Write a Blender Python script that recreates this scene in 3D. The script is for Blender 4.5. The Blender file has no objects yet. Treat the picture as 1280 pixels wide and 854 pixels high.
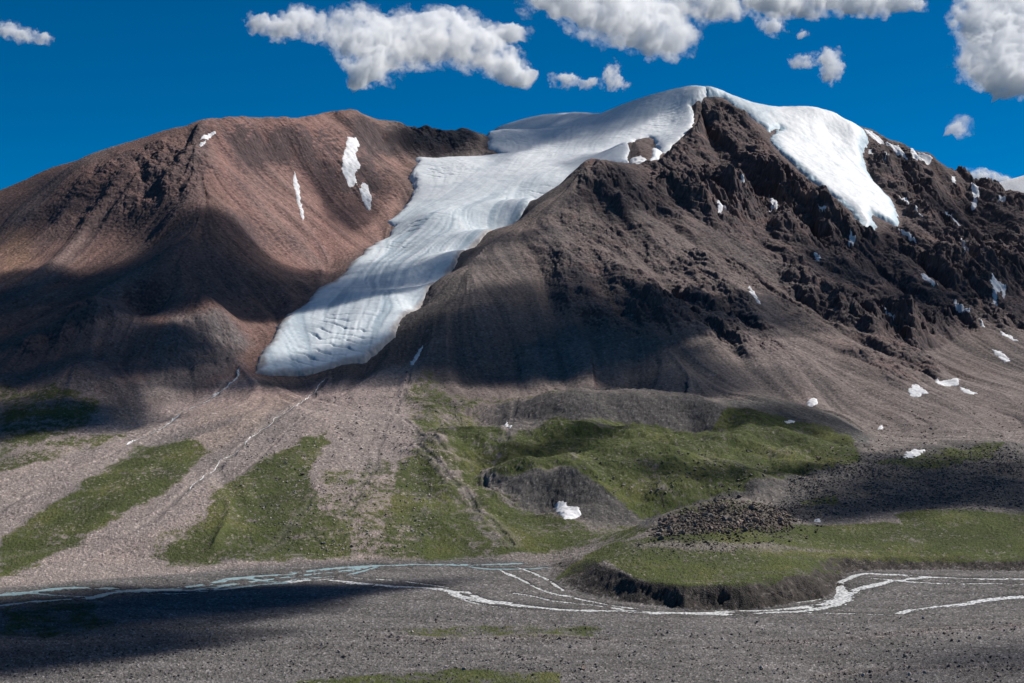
import bpy, math, time
import numpy as np
T0 = time.time()
PREVIEW = False
sc = bpy.context.scene
COL = sc.collection
rng = np.random.default_rng(7)
F, CX, CY, CAMH = 1778.0, 640.0, 450.0, 245.0      # the photo's lens in its own 1280 px frame; metres above the valley floor

def log(*a): print('[%.1fs]' % (time.time() - T0), *a, flush=True)

# ------------------------------------------------------------------ noise
_perm = np.random.default_rng(3).permutation(4096).astype(np.int32)
_ang = np.random.default_rng(5).random(4096) * 2 * np.pi
_gx, _gy = np.cos(_ang).astype(np.float32), np.sin(_ang).astype(np.float32)
def perlin(x, y, seed=0):
    xi = np.floor(x); yi = np.floor(y)
    fx = (x - xi).astype(np.float32); fy = (y - yi).astype(np.float32)
    xi = xi.astype(np.int32) + seed * 57; yi = yi.astype(np.int32) + seed * 131
    u = fx * fx * fx * (fx * (fx * 6 - 15) + 10); v = fy * fy * fy * (fy * (fy * 6 - 15) + 10)
    def g(ix, iy, dx, dy):
        h = _perm[(_perm[ix & 4095] + iy) & 4095]
        return _gx[h] * dx + _gy[h] * dy
    a = g(xi, yi, fx, fy); b = g(xi + 1, yi, fx - 1, fy)
    c = g(xi, yi + 1, fx, fy - 1); d = g(xi + 1, yi + 1, fx - 1, fy - 1)
    ab = a + u * (b - a); cd = c + u * (d - c)
    return (ab + v * (cd - ab)) * 1.5
from concurrent.futures import ThreadPoolExecutor
POOL = ThreadPoolExecutor(4)
def fbm(x, y, lam, octv=4, seed=0, gain=.5, ridged=False):
    if np.size(x) > 60000:
        k = np.array_split(np.arange(x.shape[0]), 12); y = np.broadcast_to(y, x.shape)
        return np.concatenate(list(POOL.map(lambda r: _fbm(x[r[0]:r[-1] + 1], y[r[0]:r[-1] + 1], lam, octv, seed, gain, ridged), k)))
    return _fbm(x, y, lam, octv, seed, gain, ridged)
def _fbm(x, y, lam, octv=4, seed=0, gain=.5, ridged=False):
    out = np.zeros(np.shape(x), np.float32); a = 1.0; tot = 0; l = lam
    for o in range(octv):
        n = perlin(x / l + o * 17.3, y / l - o * 9.1, seed + o)
        if ridged: n = 1 - 2 * np.abs(n)
        out += a * n; tot += a; a *= gain; l *= .49
    return out / tot
def _facets(x, y, lam, st, seed):
    # broken rock: in each cell a tilted block with flat sides, long axis down the fall line; the highest block wins
    cs, sn = math.cos(1.22), math.sin(1.22)
    u = (x * cs - y * sn) / (lam * st); v = (x * sn + y * cs) / lam
    iu = np.floor(u).astype(np.int32); iv = np.floor(v).astype(np.int32); best = np.full(x.shape, -9, np.float32)
    for a in (-1, 0, 1):
        for b in (-1, 0, 1):
            ci, cj = iu + a, iv + b; h = _perm[(_perm[(ci + seed * 31) & 4095] + cj) & 4095]; h2 = _perm[h ^ 1365]; h3 = _perm[h2 ^ 777]
            du = (u - ci - h * (1 / 4096.)).astype(np.float32); dv = (v - cj - h2 * (1 / 4096.)).astype(np.float32)
            k = h3 * (1 / 4096.)
            p = (.75 * k - np.maximum(np.abs(du) * (.7 + .6 * k), np.abs(dv) * 1.1 + .35 * np.abs(du + dv * (k - .5)))).astype(np.float32) + _gx[h] * .30 * du + _gy[h] * .30 * dv
            best = np.maximum(best, p)
    return best
def facets(x, y, lam, st=2.0, seed=0):
    k = np.array_split(np.arange(x.shape[0]), 12)
    return np.concatenate(list(POOL.map(lambda r: _facets(x[r[0]:r[-1] + 1], y[r[0]:r[-1] + 1], lam, st, seed), k)))
def sstep(a, b, x):
    t = np.clip((x - a) / (b - a), 0, 1); return t * t * (3 - 2 * t)
def blur1(a, s, ax):
    r = int(s * 2.6) + 1; k = np.exp(-.5 * (np.arange(-r, r + 1) / s) ** 2); k /= k.sum()
    pad = [(0, 0), (0, 0)]; pad[ax] = (r, r); p = np.pad(a, pad, mode='edge'); out = np.zeros_like(a)
    n = a.shape[ax]
    for i, w in enumerate(k):
        out += w * (p[i:i + n, :] if ax == 0 else p[:, i:i + n])
    return out
def blur(a, s): return blur1(blur1(a, s, 0), s, 1)

# ------------------------------------------------------------------ control points: (pixel x, pixel y, distance); height follows from the sight line
def zof(py, D): return CAMH + (CY - py) / F * D
SKY = [(-420,330,3900),(-160,285,3900),(-60,258,3900),(0,238,3900),(60,212,3900),(130,187,3900),(200,165,3920),(240,154,3920),(265,147,3900),(300,146,4000),(350,147,4100),
       (385,145,4250),(430,137,4400),(455,141,4480),(480,151,4560),(530,159,4660),(580,163,4720),(612,166,4760)]
PEAK = [(740,150,5060),(760,141,5020),(790,130,4980),(820,121,4950),(850,114,4920),(878,111,4900),(900,118,4910),(930,129,4930),(960,137,4950),(985,139,4960),(1020,140,4980),(1050,147,5000),
        (1075,158,5020),(1100,168,5050),(1130,181,5070),(1160,193,5080),(1180,203,5090),(1200,212,5100),(1230,224,5110),(1255,233,5120),(1280,240,5130),(1340,268,5200),(1440,300,5300),(1700,380,5400)]
DOME = [(640,157,5400),(670,152,5450),(710,149.5,5480),(740,150.5,5500),(620,163,5350),(612,168,5300)]
T_PTS = SKY + PEAK + DOME + [
 # left massif
 (262,200,3650),(262,250,3400),(260,300,3230),(250,370,2950),(215,420,2820),(200,500,2560),
 (0,300,3500),(0,400,2950),(0,450,2720),(0,500,2500),(0,560,2250),(-160,300,3600),(-160,400,2950),(-160,500,2500),(-160,570,2200),
 (130,300,3400),(190,300,3330),(120,380,2900),(190,345,3080),(60,420,2800),(130,345,3200),(60,340,3250),(100,460,2650),(100,510,2470),(180,405,2980),(150,455,2740),(40,480,2600),
 (230,400,2900),(262,402,2900),(255,455,2775),(290,430,2880),(300,400,3000),(330,380,3130),(300,350,3170),(340,330,3370),
 (315,250,3600),(320,200,3860),(350,200,3950),(385,260,3780),(410,300,3630),(375,340,3400),(430,180,4200),(440,225,4050),(450,270,3900),(400,340,3480),(480,300,3800),(440,330,3480),(390,370,3220),(352,402,3010),(335,430,2900),
 (480,190,4400),(495,250,4080),(515,200,4420),(520,240,4130),(490,283,3880),(530,195,4500),(570,195,4530),(610,194,4560),(560,178,4620),
 # ice bed
 (318,467,2780),(360,468,2790),(400,466,2800),(450,455,2840),(380,420,2960),(430,430,2930),(430,370,3200),(500,380,3130),(480,330,3480),(560,320,3430),(540,270,3840),(600,290,3640),(650,250,3880),
 (600,230,4150),(560,205,4400),(700,225,4110),(650,200,4450),(620,197,4500),(700,200,4440),(740,200,4330),(760,180,4600),(700,180,4680),(650,178,4720),(632,168,4900),(690,165,5020),(800,160,4750),(840,140,4850),(830,170,4650),(815,195,4480),(845,165,4700),
 # buttress ridge that hides the ice edge, and its front
 (735,208,3950),(712,222,3880),(690,240,3810),(665,263,3720),(640,285,3610),(600,310,3410),(620,298,3510),(580,330,3310),(560,350,3210),(520,395,3040),(490,430,2930),
 (765,206,4060),(790,203,4180),(795,176,4330),(815,200,4400),(835,190,4450),(860,160,4650),
 (735,250,3750),(720,285,3590),(760,340,3330),(700,400,3060),(750,450,2900),(600,420,2960),(650,350,3270),(640,400,3040),(600,470,2810),(530,450,2850),(560,400,3010),(850,470,2800),(800,400,3070),
 (780,290,3600),(900,400,3160),(950,500,2720),(1000,450,2990),(850,300,3620),(950,300,3840),(850,230,4050),(880,360,3340),(930,340,3560),(1000,390,3330),(1050,520,2700),(820,250,3850),
 (900,165,4600),(880,118,4860),(900,128,4850),(930,150,4780),(965,165,4760),(900,230,4200),(960,230,4300),(1000,250,4220),(1000,200,4600),(1050,200,4760),(1040,170,4900),(1090,240,4560),(1110,275,4340),(1080,300,4150),
 (1020,320,3880),(1100,350,3900),(1150,300,4280),(1200,260,4780),(1280,300,4600),(1150,230,4860),(1200,350,4060),(1280,400,3800),(1100,420,3420),(1200,420,3560),(1130,480,3040),(1180,470,3180),(1280,470,3350),(1090,545,2640),
 (1440,350,4500),(1440,450,3500),(1440,520,2700),
 # debris fan, foot of the slopes
 (350,478,2730),(300,470,2740),(430,480,2700),(500,470,2760),(300,520,2420),(300,560,2240),(400,520,2420),(400,600,2070),(200,560,2260),(200,640,1900),(100,620,1990),(500,520,2450),(500,560,2240),(500,640,1930),(400,680,1790),(300,660,1830),
 (180,522,2490),(240,500,2590),(100,548,2340),(0,590,2140),(0,650,1890),(-160,640,1900),(0,718,1640),(80,716,1650),(200,707,1690),(400,700,1730),(560,696,1755),(640,696,1762),(700,696,1765),
 (540,620,1990),(600,655,1880),(620,592,2120),(580,560,2260),(560,500,2600),(640,500,2620),(560,530,2420),(660,680,1810),(720,678,1830),(780,665,1900),
 # moraine hills
 (640,545,2320),(700,531,2360),(750,528,2380),(800,529,2370),(850,536,2360),(900,545,2330),(960,552,2310),(1040,566,2280),(1075,574,2260),
 (700,558,2265),(800,570,2215),(900,585,2175),(740,575,2180),(980,598,2120),(850,610,2040),
 (620,598,2080),(650,587,2100),(700,590,2085),(680,640,1985),(740,655,1935),(800,650,1955),(870,635,2000),(640,618,2040),(750,600,2050),
 (625,512,2560),(660,498,2560),(720,492,2550),(800,490,2550),(860,495,2550),(900,507,2530),(700,495,2720),(800,493,2740),(620,492,2700),(640,532,2400),
 (905,505,2640),(935,498,2660),(980,507,2640),(1030,522,2600),(1070,540,2540),(1090,552,2480),(930,535,2420),(1000,545,2380),(1000,520,2760),
 (1150,530,2700),(1200,510,2850),(1280,500,2960),(1180,550,2480),(1280,552,2470),
 (1000,620,2010),(1100,600,2150),(1100,640,1900),(1200,600,2150),(1280,600,2150),(1200,630,1960),(1280,635,1930),(1000,650,1800),(1440,600,2100),(1440,680,1700),
 (1130,640,1840),(1170,637,1850),(1230,642,1830),(1280,646,1810),(1130,655,1790),(1200,670,1735),(1280,681,1690),
 (820,668,1660),(850,640,1740),(900,627,1780),(950,629,1790),(985,645,1770),(900,668,1670),(960,664,1700),
 # terrace
 (740,701,1560),(760,698,1570),(780,708,1515),(800,722,1462),(830,731,1425),(860,731,1408),(900,732,1402),(930,727,1412),(1000,728,1422),(1030,728,1438),(1046,715,1505),(1060,704,1590),(1100,700,1628),(1200,701,1625),(1280,702,1612),(1440,706,1600),
 (850,700,1540),(950,692,1590),(1050,685,1660),(1150,678,1710),(1280,693,1650),(900,684,1610),(1000,665,1735),(1100,657,1790),(760,690,1620),(720,702,1620),(700,716,1600),(706,709,1640),(730,701,1590),
]
XYZ = [((px - CX) / F * D, D, zof(py, D)) for px, py, D in T_PTS]
XYZ += [((px - CX) / F * D, D, z) for px, D, z in [          # behind the skylines, and the valley flat
 (-420,5600,250),(0,5600,250),(265,5400,380),(430,5800,500),(612,6900,600),(740,6900,600),(878,6400,600),(1050,6400,500),(1280,6400,300),(1700,6400,200),(-420,7600,0),(1700,7600,0),(640,7600,200),
 (700,2435,126),(800,2435,126),(880,2410,117),(640,2420,118),(265,4350,760),(0,4400,520),(430,4900,850),(560,5150,850),(610,5050,900),(878,5300,1000),(980,5350,960),(1100,5500,850),(1280,5600,600),
 (735,4080,745),(690,3930,665),(640,3740,570),(600,3520,510),(560,3320,425),(520,3130,350),
 (-420,1500,0),(-420,900,0),(-420,2200,80),(-420,3000,300),(0,1500,0),(0,1200,0),(300,1500,0),(640,1500,0),(640,1650,0),(300,1620,0),(0,900,0),(300,1200,0),(640,1200,0),(640,900,0),(300,900,0),
 (1000,1200,22),(1440,1200,16),(1280,900,16),(-420,200,0),(640,200,0),(1700,200,0),(1700,1500,16),(500,1700,0),(150,1640,0),(400,1660,0)]]
XYZ = np.array(XYZ)
_, ui = np.unique(np.round(XYZ[:, :2], 1), axis=0, return_index=True); XYZ = XYZ[np.sort(ui)]
C2 = 45.0 ** 2
def rbf_fit(P, lam=4.0):
    d = np.sqrt(((P[:, None, :2] - P[None, :, :2]) ** 2).sum(-1) + C2); n = len(P)
    A = np.zeros((n + 3, n + 3)); A[:n, :n] = d - np.eye(n) * lam; A[:n, n] = 1; A[:n, n + 1:] = P[:, :2] / 1000
    A[n, :n] = 1; A[n + 1:, :n] = P[:, :2].T / 1000
    return np.linalg.solve(A, np.r_[P[:, 2], 0, 0, 0])
W = rbf_fit(XYZ)
def rbf(x, y):
    sh = x.shape; x = x.ravel().astype(np.float32); y = y.ravel().astype(np.float32)
    n = len(XYZ); out = (W[n] + W[n + 1] * x / 1000 + W[n + 2] * y / 1000).astype(np.float32)
    for s in range(0, len(x), 200000):
        xs = x[s:s + 200000]; ys = y[s:s + 200000]; acc = np.zeros(len(xs), np.float32)
        for i in range(n):
            dx = xs - np.float32(XYZ[i, 0]); dy = ys - np.float32(XYZ[i, 1])
            acc += np.float32(W[i]) * np.sqrt(dx * dx + dy * dy + np.float32(C2))
        out[s:s + 200000] += acc
    return out.reshape(sh)

# ------------------------------------------------------------------ fan-shaped grid seen from the camera, so detail is even over the view
K = 2.2 if PREVIEW else 1.0
cols = np.concatenate([np.arange(-1000, -140, 20), np.arange(-140, 1420, 1.06 * K), np.arange(1420, 2300, 20)])
rows = np.concatenate([np.arange(250, 900, 30), np.arange(900, 1075, 5), np.arange(1075, 1900, 2.0 * K), np.arange(1900, 2800, 2.5 * K), np.arange(2800, 5150, 3.1 * K),
                       np.arange(5150, 5600, 9), np.arange(5600, 7500, 70)])
NC, NR = len(cols), len(rows)
log('grid', NC, NR, NC * NR)
# coarse grid for the base shape (8 m), then bilinear
ccols = np.arange(-1010, 2330, 4.0); crows = np.concatenate([np.arange(240, 1000, 20), np.arange(1000, 5700, 7.0), np.arange(5700, 7600, 40)])
CP, CD = np.meshgrid(ccols, crows)
base_c = rbf((CP - CX) / F * CD, CD)
log('rbf')
def samp(grid, gc, gr, px, D):
    i = np.clip(np.searchsorted(gc, px) - 1, 0, len(gc) - 2); j = np.clip(np.searchsorted(gr, D) - 1, 0, len(gr) - 2)
    fx = np.clip((px - gc[i]) / (gc[i + 1] - gc[i]), 0, 1).astype(np.float32); fy = np.clip((D - gr[j]) / (gr[j + 1] - gr[j]), 0, 1).astype(np.float32)
    return (grid[j, i] * (1 - fx) + grid[j, i + 1] * fx) * (1 - fy) + (grid[j + 1, i] * (1 - fx) + grid[j + 1, i + 1] * fx) * fy
PX, DD = np.meshgrid(cols, rows); PX = PX.astype(np.float32); DD = DD.astype(np.float32)
X = (PX - CX) / F * DD; Y = DD
HB = samp(base_c, ccols, crows, PX, DD)
# valley floor and the cut bank of the terrace
BANK = [(600,1740,0),(668,1690,0),(685,1601,0),(700,1540,0),(740,1477,0),(800,1419,0),(860,1389,0),(950,1398,0),(1030,1462,0),(1046,1496,0),(1056,1560,0),(1072,1600,0),(1110,1610,0),(1280,1600,0),(1500,1590,0),(2400,1560,0)]
bx = np.array([(p - CX) / F * d for p, d, _ in BANK]); by = np.array([d for _, d, _ in BANK])
def floor_z(x, y):
    px = x / y * F + CX
    return 7.5 * sstep(1000, 1090, px) * sstep(1400, 1560, y)
def seg_sd(x, y, ax, ay, closed=False):
    """signed distance to a polyline (left side positive) or a closed outline (inside positive)"""
    n = len(ax); best = np.full(x.shape, 1e9, np.float32); inside = np.zeros(x.shape, bool)
    for i in range(n if closed else n - 1):
        x0, y0, x1, y1 = ax[i], ay[i], ax[(i + 1) % n], ay[(i + 1) % n]
        dx, dy = x1 - x0, y1 - y0; L = dx * dx + dy * dy + 1e-9
        t = np.clip(((x - x0) * dx + (y - y0) * dy) / L, 0, 1)
        best = np.minimum(best, (x - x0 - t * dx) ** 2 + (y - y0 - t * dy) ** 2)
        if closed and y0 != y1: inside ^= ((y0 > y) != (y1 > y)) & (x < dx * (y - y0) / dy + x0)
    d = np.sqrt(best)
    return np.where(inside, d, -d) if closed else d
r0 = np.searchsorted(rows, 2000)
xs, ys = X[:r0], Y[:r0]
wx = xs + 9 * fbm(xs, ys, 70, 3, 11) + 5 * fbm(xs, ys, 16, 3, 13); wy = ys + 10 * fbm(xs, ys, 60, 3, 12) + 5 * fbm(xs, ys, 22, 4, 14)
pcx = np.r_[bx, bx[-1] * 1.1, -3000, bx[0] - 200]; pcy = np.r_[by, 100, 100, 1700]
sdb = seg_sd(wx, wy, pcx, pcy, True)                    # positive on the flat
width = 30 + 22 * (1 - sstep(740, 800, PX[:r0])) * sstep(640, 700, PX[:r0])
fl = floor_z(xs, ys)
s = sstep(0, 1, -sdb / width); s = np.where(s > 0, s ** .8, 0)
H = HB.copy()
H[:r0] = fl + (HB[:r0] - fl) * s
FLOOR = np.zeros_like(H); FLOOR[:r0] = 1 - s
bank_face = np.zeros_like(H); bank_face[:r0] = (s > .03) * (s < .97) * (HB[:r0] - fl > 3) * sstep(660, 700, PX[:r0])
BASE = H.copy()
log('base')

# first hit of a sight line on the base shape
SL = (BASE - CAMH) / DD
SLM = np.maximum.accumulate(SL, axis=0)
def hit(px, py, SLM=SLM):
    c = int(np.clip(np.searchsorted(cols, px), 0, NC - 1)); t = (CY - py) / F
    j = int(np.searchsorted(SLM[:, c], t)); return float(rows[min(j, NR - 1)])

PYV = CY - (H - CAMH) / DD * F                             # where each vertex of the land lies for the drawing of its cover
def region(poly, soft=5, warp=6, lam=60, seed=0, pad=120, drange=None):
    """cover mask 0..1 from an outline; the outline is carried onto the land at its own distance"""
    P = np.array(poly, float)
    if drange is None:
        ds = [hit(a, b) for a, b in poly]; drange = (min(ds) - pad, max(ds) + pad)
    j0, j1 = np.searchsorted(rows, drange); m = warp * 3 + soft
    c0, c1 = np.searchsorted(cols, (P[:, 0].min() - m, P[:, 0].max() + m))
    out = np.zeros((NR, NC), np.float32)
    if j1 <= j0 or c1 <= c0: return out
    sl = (slice(j0, j1), slice(c0, c1)); x, y = X[sl], Y[sl]
    sd = seg_sd(PX[sl] + warp * fbm(x, y, lam, 4, seed + 40, .6), PYV[sl] + warp * .7 * fbm(x, y, lam, 4, seed + 60, .6), P[:, 0], P[:, 1], True)
    out[sl] = sstep(-soft, soft, sd)
    return out

# ------------------------------------------------------------------ glacier outlines (plan)
def plan(pts):
    o = []
    for p in pts:
        D = p[2] if len(p) == 3 else hit(p[0], p[1])
        o.append(((p[0] - CX) / F * D, D))
    return np.array(o)
GLA = plan([(316,467),(328,440,2870),(350,404),(390,369),(440,329),(482,298),(492,285),(483,279),(505,262),(520,235),(517,212),(522,197),(560,196,4510),(600,195,4530),(632,193,4560),(610,185,4620),(612,168,4770),
            (620,165,5200),(600,160,5900),(760,160,6000),(860,120,5300),(900,118,5020),(886,113,4910),(874,119),(864,130),(868,148),(862,166),(842,183),(824,200),(812,203),(824,184),(810,172),(796,176),(783,190),(787,204),
            (760,206,4190),(735,208,4090),(690,240,3960),(640,290,3760),(600,325,3560),(560,355,3330),(520,397,3090),(488,432,2935),(450,453,2850),(400,465,2800),(350,468,2782)])
HAN = plan([(872,113,4940),(884,115),(905,123),(935,146),(962,166),(974,160),(962,176),(978,192),(1005,216),(1032,240),(1062,264),(1078,288),(1090,297),(1094,285),(1091,268),(1108,276),(1122,282),(1124,268),(1112,248),(1097,232),(1078,208),(1079,190),(1083,175),(1078,162),
            (1050,147,5010),(1030,140,5060),(985,139,5060),(930,129,5040),(890,113,4990)])
def plan_sd(P, warp, lam, seed, soft_out=200):
    px = P[:, 0] / P[:, 1] * F + CX
    j0, j1 = np.searchsorted(rows, (P[:, 1].min() - soft_out, P[:, 1].max() + soft_out)); c0, c1 = np.searchsorted(cols, (px.min() - 60, px.max() + 60))
    sl = (slice(j0, j1), slice(c0, c1)); x, y = X[sl], Y[sl]
    sd = seg_sd(x + warp * fbm(x, y, lam, 6, seed, .66), y + warp * fbm(x, y, lam, 6, seed + 7, .66), P[:, 0], P[:, 1], True)
    return sl, sd
gsl, gsd = plan_sd(GLA, 20, 120, 21)
hsl, hsd = plan_sd(HAN, 24, 90, 25)
ICE = np.full((NR, NC), -200, np.float32)
ICE[gsl] = np.maximum(ICE[gsl], gsd); ICE[hsl] = np.maximum(ICE[hsl], hsd)
log('ice')

# ------------------------------------------------------------------ downhill streaks on a regular 5 m grid
G = 5.0
gxs = np.arange(-2700, 2700, G); gys = np.arange(1700, 5700, G)
GXX, GYY = np.meshgrid(gxs, gys); gpx = GXX / GYY * F + CX
gb = samp(base_c, ccols, crows, gpx, GYY).astype(np.float32) + 26 * fbm(GXX, GYY, 420, 3, 90)
gb = blur(gb, 5)
dy_, dx_ = np.gradient(gb, G); L = np.sqrt(dx_ ** 2 + dy_ ** 2) + 1e-3
vx, vy = (-dx_ / L).astype(np.float32), (-dy_ / L).astype(np.float32)
gslope = L
def bil(a, fi, fj):
    k = np.array_split(np.arange(fi.shape[0]), 8)
    return np.concatenate(list(POOL.map(lambda r: _bil(a, fi[r[0]:r[-1] + 1], fj[r[0]:r[-1] + 1]), k)))
def _bil(a, fi, fj):
    i = np.clip(fi.astype(np.int32), 0, a.shape[1] - 2); j = np.clip(fj.astype(np.int32), 0, a.shape[0] - 2)
    u = np.clip(fi - i, 0, 1); v = np.clip(fj - j, 0, 1)
    f = a.ravel(); k = j * a.shape[1] + i; w = a.shape[1]
    return (f[k] * (1 - u) + f[k + 1] * u) * (1 - v) + (f[k + w] * (1 - u) + f[k + w + 1] * u) * v
def lic(srcs, steps, h):
    outs = [np.zeros_like(s) for s in srcs]; tot = 0
    for sgn in (1, -1):
        fi = np.tile(np.arange(len(gxs), dtype=np.float32), (len(gys), 1)); fj = np.tile(np.arange(len(gys), dtype=np.float32)[:, None], (1, len(gxs)))
        for k in range(steps):
            if k or sgn == 1:
                w = .5 + .5 * math.cos(math.pi * k / steps); tot += w
                for o, s in zip(outs, srcs): o += w * bil(s, fi, fj)
            a = bil(vx, fi, fj); b = bil(vy, fi, fj); fi = fi + sgn * h / G * a; fj = fj + sgn * h / G * b
    res = []
    for o in outs:
        o /= tot; o -= blur(o, 30) if True else 0; res.append((o / (o.std() + 1e-6)).astype(np.float32))
    return res
wn = rng.standard_normal(GXX.shape).astype(np.float32)
s_f, s_m = lic([wn, blur(rng.standard_normal(GXX.shape).astype(np.float32), 2.2)], 26, 8.0)
s_l, = lic([blur(rng.standard_normal(GXX.shape).astype(np.float32), 6.0)], 30, 16.0)
log('lic')
def gs(a):
    fi = (X - gxs[0]) / G; fj = (Y - gys[0]) / G
    inb = (fi > 0) & (fi < len(gxs) - 1) & (fj > 0) & (fj < len(gys) - 1)
    return bil(a, np.clip(fi, 0, len(gxs) - 1.01), np.clip(fj, 0, len(gys) - 1.01)) * inb
SF, SM, SLg = gs(s_f), gs(s_m), gs(s_l); GS = gs(gslope)

# ------------------------------------------------------------------ crags, and the relief
crag = np.zeros((NR, NC), np.float32)
for k, (w, poly, sft) in enumerate([
    (1.0, [(870,112),(830,190),(790,205),(820,250),(880,290),(930,320),(1000,380),(1060,420),(1120,470),(1160,480),(1150,430),(1210,410),(1290,420),(1290,235),(1160,190),(1080,160),(1075,200),(1120,270),(1090,300),(1000,215),(960,165),(900,122)], 18),
    (.55, [(740,205),(700,260),(640,320),(690,350),(760,400),(840,420),(920,440),(1000,450),(900,330),(850,260),(800,215)], 16),
    (.8, [(680,320),(720,300),(780,330),(850,370),(880,410),(830,420),(740,400),(700,380)], 10),
    (.4, [(140,195),(265,148),(262,200),(256,246),(180,262),(60,290),(30,270)], 14),
    (.35, [(100,370),(190,350),(200,390),(130,410),(30,450),(20,430)], 10),
    (.28, [(215,400),(275,395),(310,430),(290,465),(215,505),(180,500)], 8),
    (.5, [(470,150),(610,164),(632,190),(520,192),(490,170)], 6),
    (.35, [(270,150),(430,140),(470,160),(500,230),(480,270),(430,230),(380,200),(300,180)], 12),
    (1.0, [(1110,435),(1150,440),(1180,475),(1160,485),(1110,460)], 5),
    (.9, [(1035,430),(1080,440),(1130,465),(1150,485),(1120,485),(1060,455)], 4),
    (.6, [(770,240),(860,270),(960,350),(1060,420),(1040,440),(900,330)], 10)]):
    crag = np.maximum(crag, w * region(poly, sft, 14, 130, seed=k))
crag = blur(crag, 6) ** 1.35
crag *= sstep(-5, -40, ICE) * .999
mt = sstep(2350, 2750, DD) * sstep(60, 160, H)               # on the mountains
lef = sstep(60, -60, PX - (440 + 0 * PX))
onice = sstep(-30, 25, ICE)
free = (1 - onice)
wX = X + 25 * fbm(X, Y, 140, 3, 70); wY = Y + 25 * fbm(X, Y, 140, 3, 73)
rid = fbm(wX, wY, 260, 7, 30, .56, True)
rid2 = fbm(wX * 1.3 - wY * .5, wY * .8 + wX * .4, 90, 5, 36, .6, True)
ck = crag * mt
Hn = (22 * fbm(X, Y, 380, 3, 90) * mt * (1 - .6 * crag))
Hn += mt * (2.3 * SM + .6 * SF) * (1 - .5 * ck) + mt * 7 * SLg * (.5 + 1.5 * crag)
def sharp(a): return np.clip(1 - np.abs(a) * .9, -1, 1)
SLw = SLg + .6 * fbm(wX, wY, 130, 4, 61); SMw = SM + .9 * fbm(wX, wY, 50, 4, 62)
amp = .45 + 1.1 * sstep(-.25, .35, fbm(X, Y, 330, 3, 63))
fx_ = X + 22 * fbm(X, Y, 110, 4, 64, .6); fy_ = Y + 22 * fbm(X, Y, 110, 4, 65, .6)
fz_ = np.zeros_like(H); jm = np.searchsorted(rows, 2300)
fz_[jm:] = 44 * facets(fx_[jm:], fy_[jm:], 85, 2.2, 1) + 22 * facets(fx_[jm:], fy_[jm:], 36, 1.8, 2) + 10 * facets(fx_[jm:], fy_[jm:], 15, 1.5, 3) + 4.5 * facets(fx_[jm:], fy_[jm:], 7, 1.3, 4)
Hn += ck * amp * (fz_ + 8 + 13 * sharp(SLw) + 6 * sharp(SMw) + 2.0 * sharp(SF) + 12 * (rid - .15))
# rock bands: steps of cliff and ledge along tilted beds
bed_t = (H + Hn + 60 * fbm(X, Y, 300, 4, 85) + .22 * X) / 46
fr = bed_t - np.floor(bed_t); stp = sstep(0, .38, fr) - fr
bed_u = (H + Hn + 30 * fbm(X, Y, 120, 4, 87) + .22 * X) / 15
fu = bed_u - np.floor(bed_u); stu = sstep(0, .4, fu) - fu
bm = sstep(-.15, .25, fbm(X, Y, 170, 4, 88))
Hn += ck * bm * (46 * .22 * stp + 15 * .55 * stu * sstep(-.1, .3, fbm(X, Y, 90, 3, 89)))
Hn *= sstep(0, 1, free)
# low hills and valley
low = (1 - mt) * (1 - FLOOR)
Hn += low * (30 * fbm(X, Y, 190, 3, 47) + 15 * fbm(X, Y, 80, 4, 50, .45) + 1.8 * fbm(X, Y, 24, 4, 54, .6, True)) * (.16 + .84 * sstep(1800, 2080, DD) * sstep(470, 560, PX) * (1 - .55 * sstep(1000, 1080, PX))) * (1 - onice) * sstep(0, 60, -ICE)
bars = fbm(X * .3 + .1 * Y, Y, 26, 5, 130, .6)
Hn += low * sstep(700, 560, PX) * (.9 * SM + 1.6 * SLg) * sstep(1720, 1800, DD)
Hn += FLOOR * (.9 * bars + .5 * fbm(X, Y, 9, 3, 58, .65) + 1.2 * fbm(X * .4, Y, 120, 3, 59))
H = H + Hn * (1 - .8 * sstep(5280, 5500, DD))
nz = rng.standard_normal((NR, NC)).astype(np.float32); nz[:, 1:-1] = (.5 * nz[:, :-2] + nz[:, 1:-1] + .5 * nz[:, 2:]) / 1.22
rough = .28 * FLOOR + .42 * low * (1 - .6 * bank_face) + .75 * mt * (1 - onice) * (.35 + .5 * ck)
H += rough * nz
log('relief')
# skyline: bring its average height back to the outline, leaving the small jags
_sp = np.array([(p, y, d) for p, y, d in SKY + [(640,157,5300),(700,150,5450)] + PEAK if -420 <= p <= 1700]); _sp = _sp[np.argsort(_sp[:, 0])]
tgt = np.interp(cols, _sp[:, 0], _sp[:, 1]); tD = np.interp(cols, _sp[:, 0], _sp[:, 2])
for _ in range(2):
    got = CY - np.max((H - CAMH) / DD, axis=0) * F
    dev = got - tgt; kk = np.ones(61) / 61; dev = np.convolve(np.pad(dev, 30, mode='edge'), kk, 'valid')
    H += (dev * tD / F)[None, :] * sstep(.80, .985, DD / tD[None, :]) * (1 - sstep(1.12, 1.25, DD / tD[None, :]))

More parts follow.
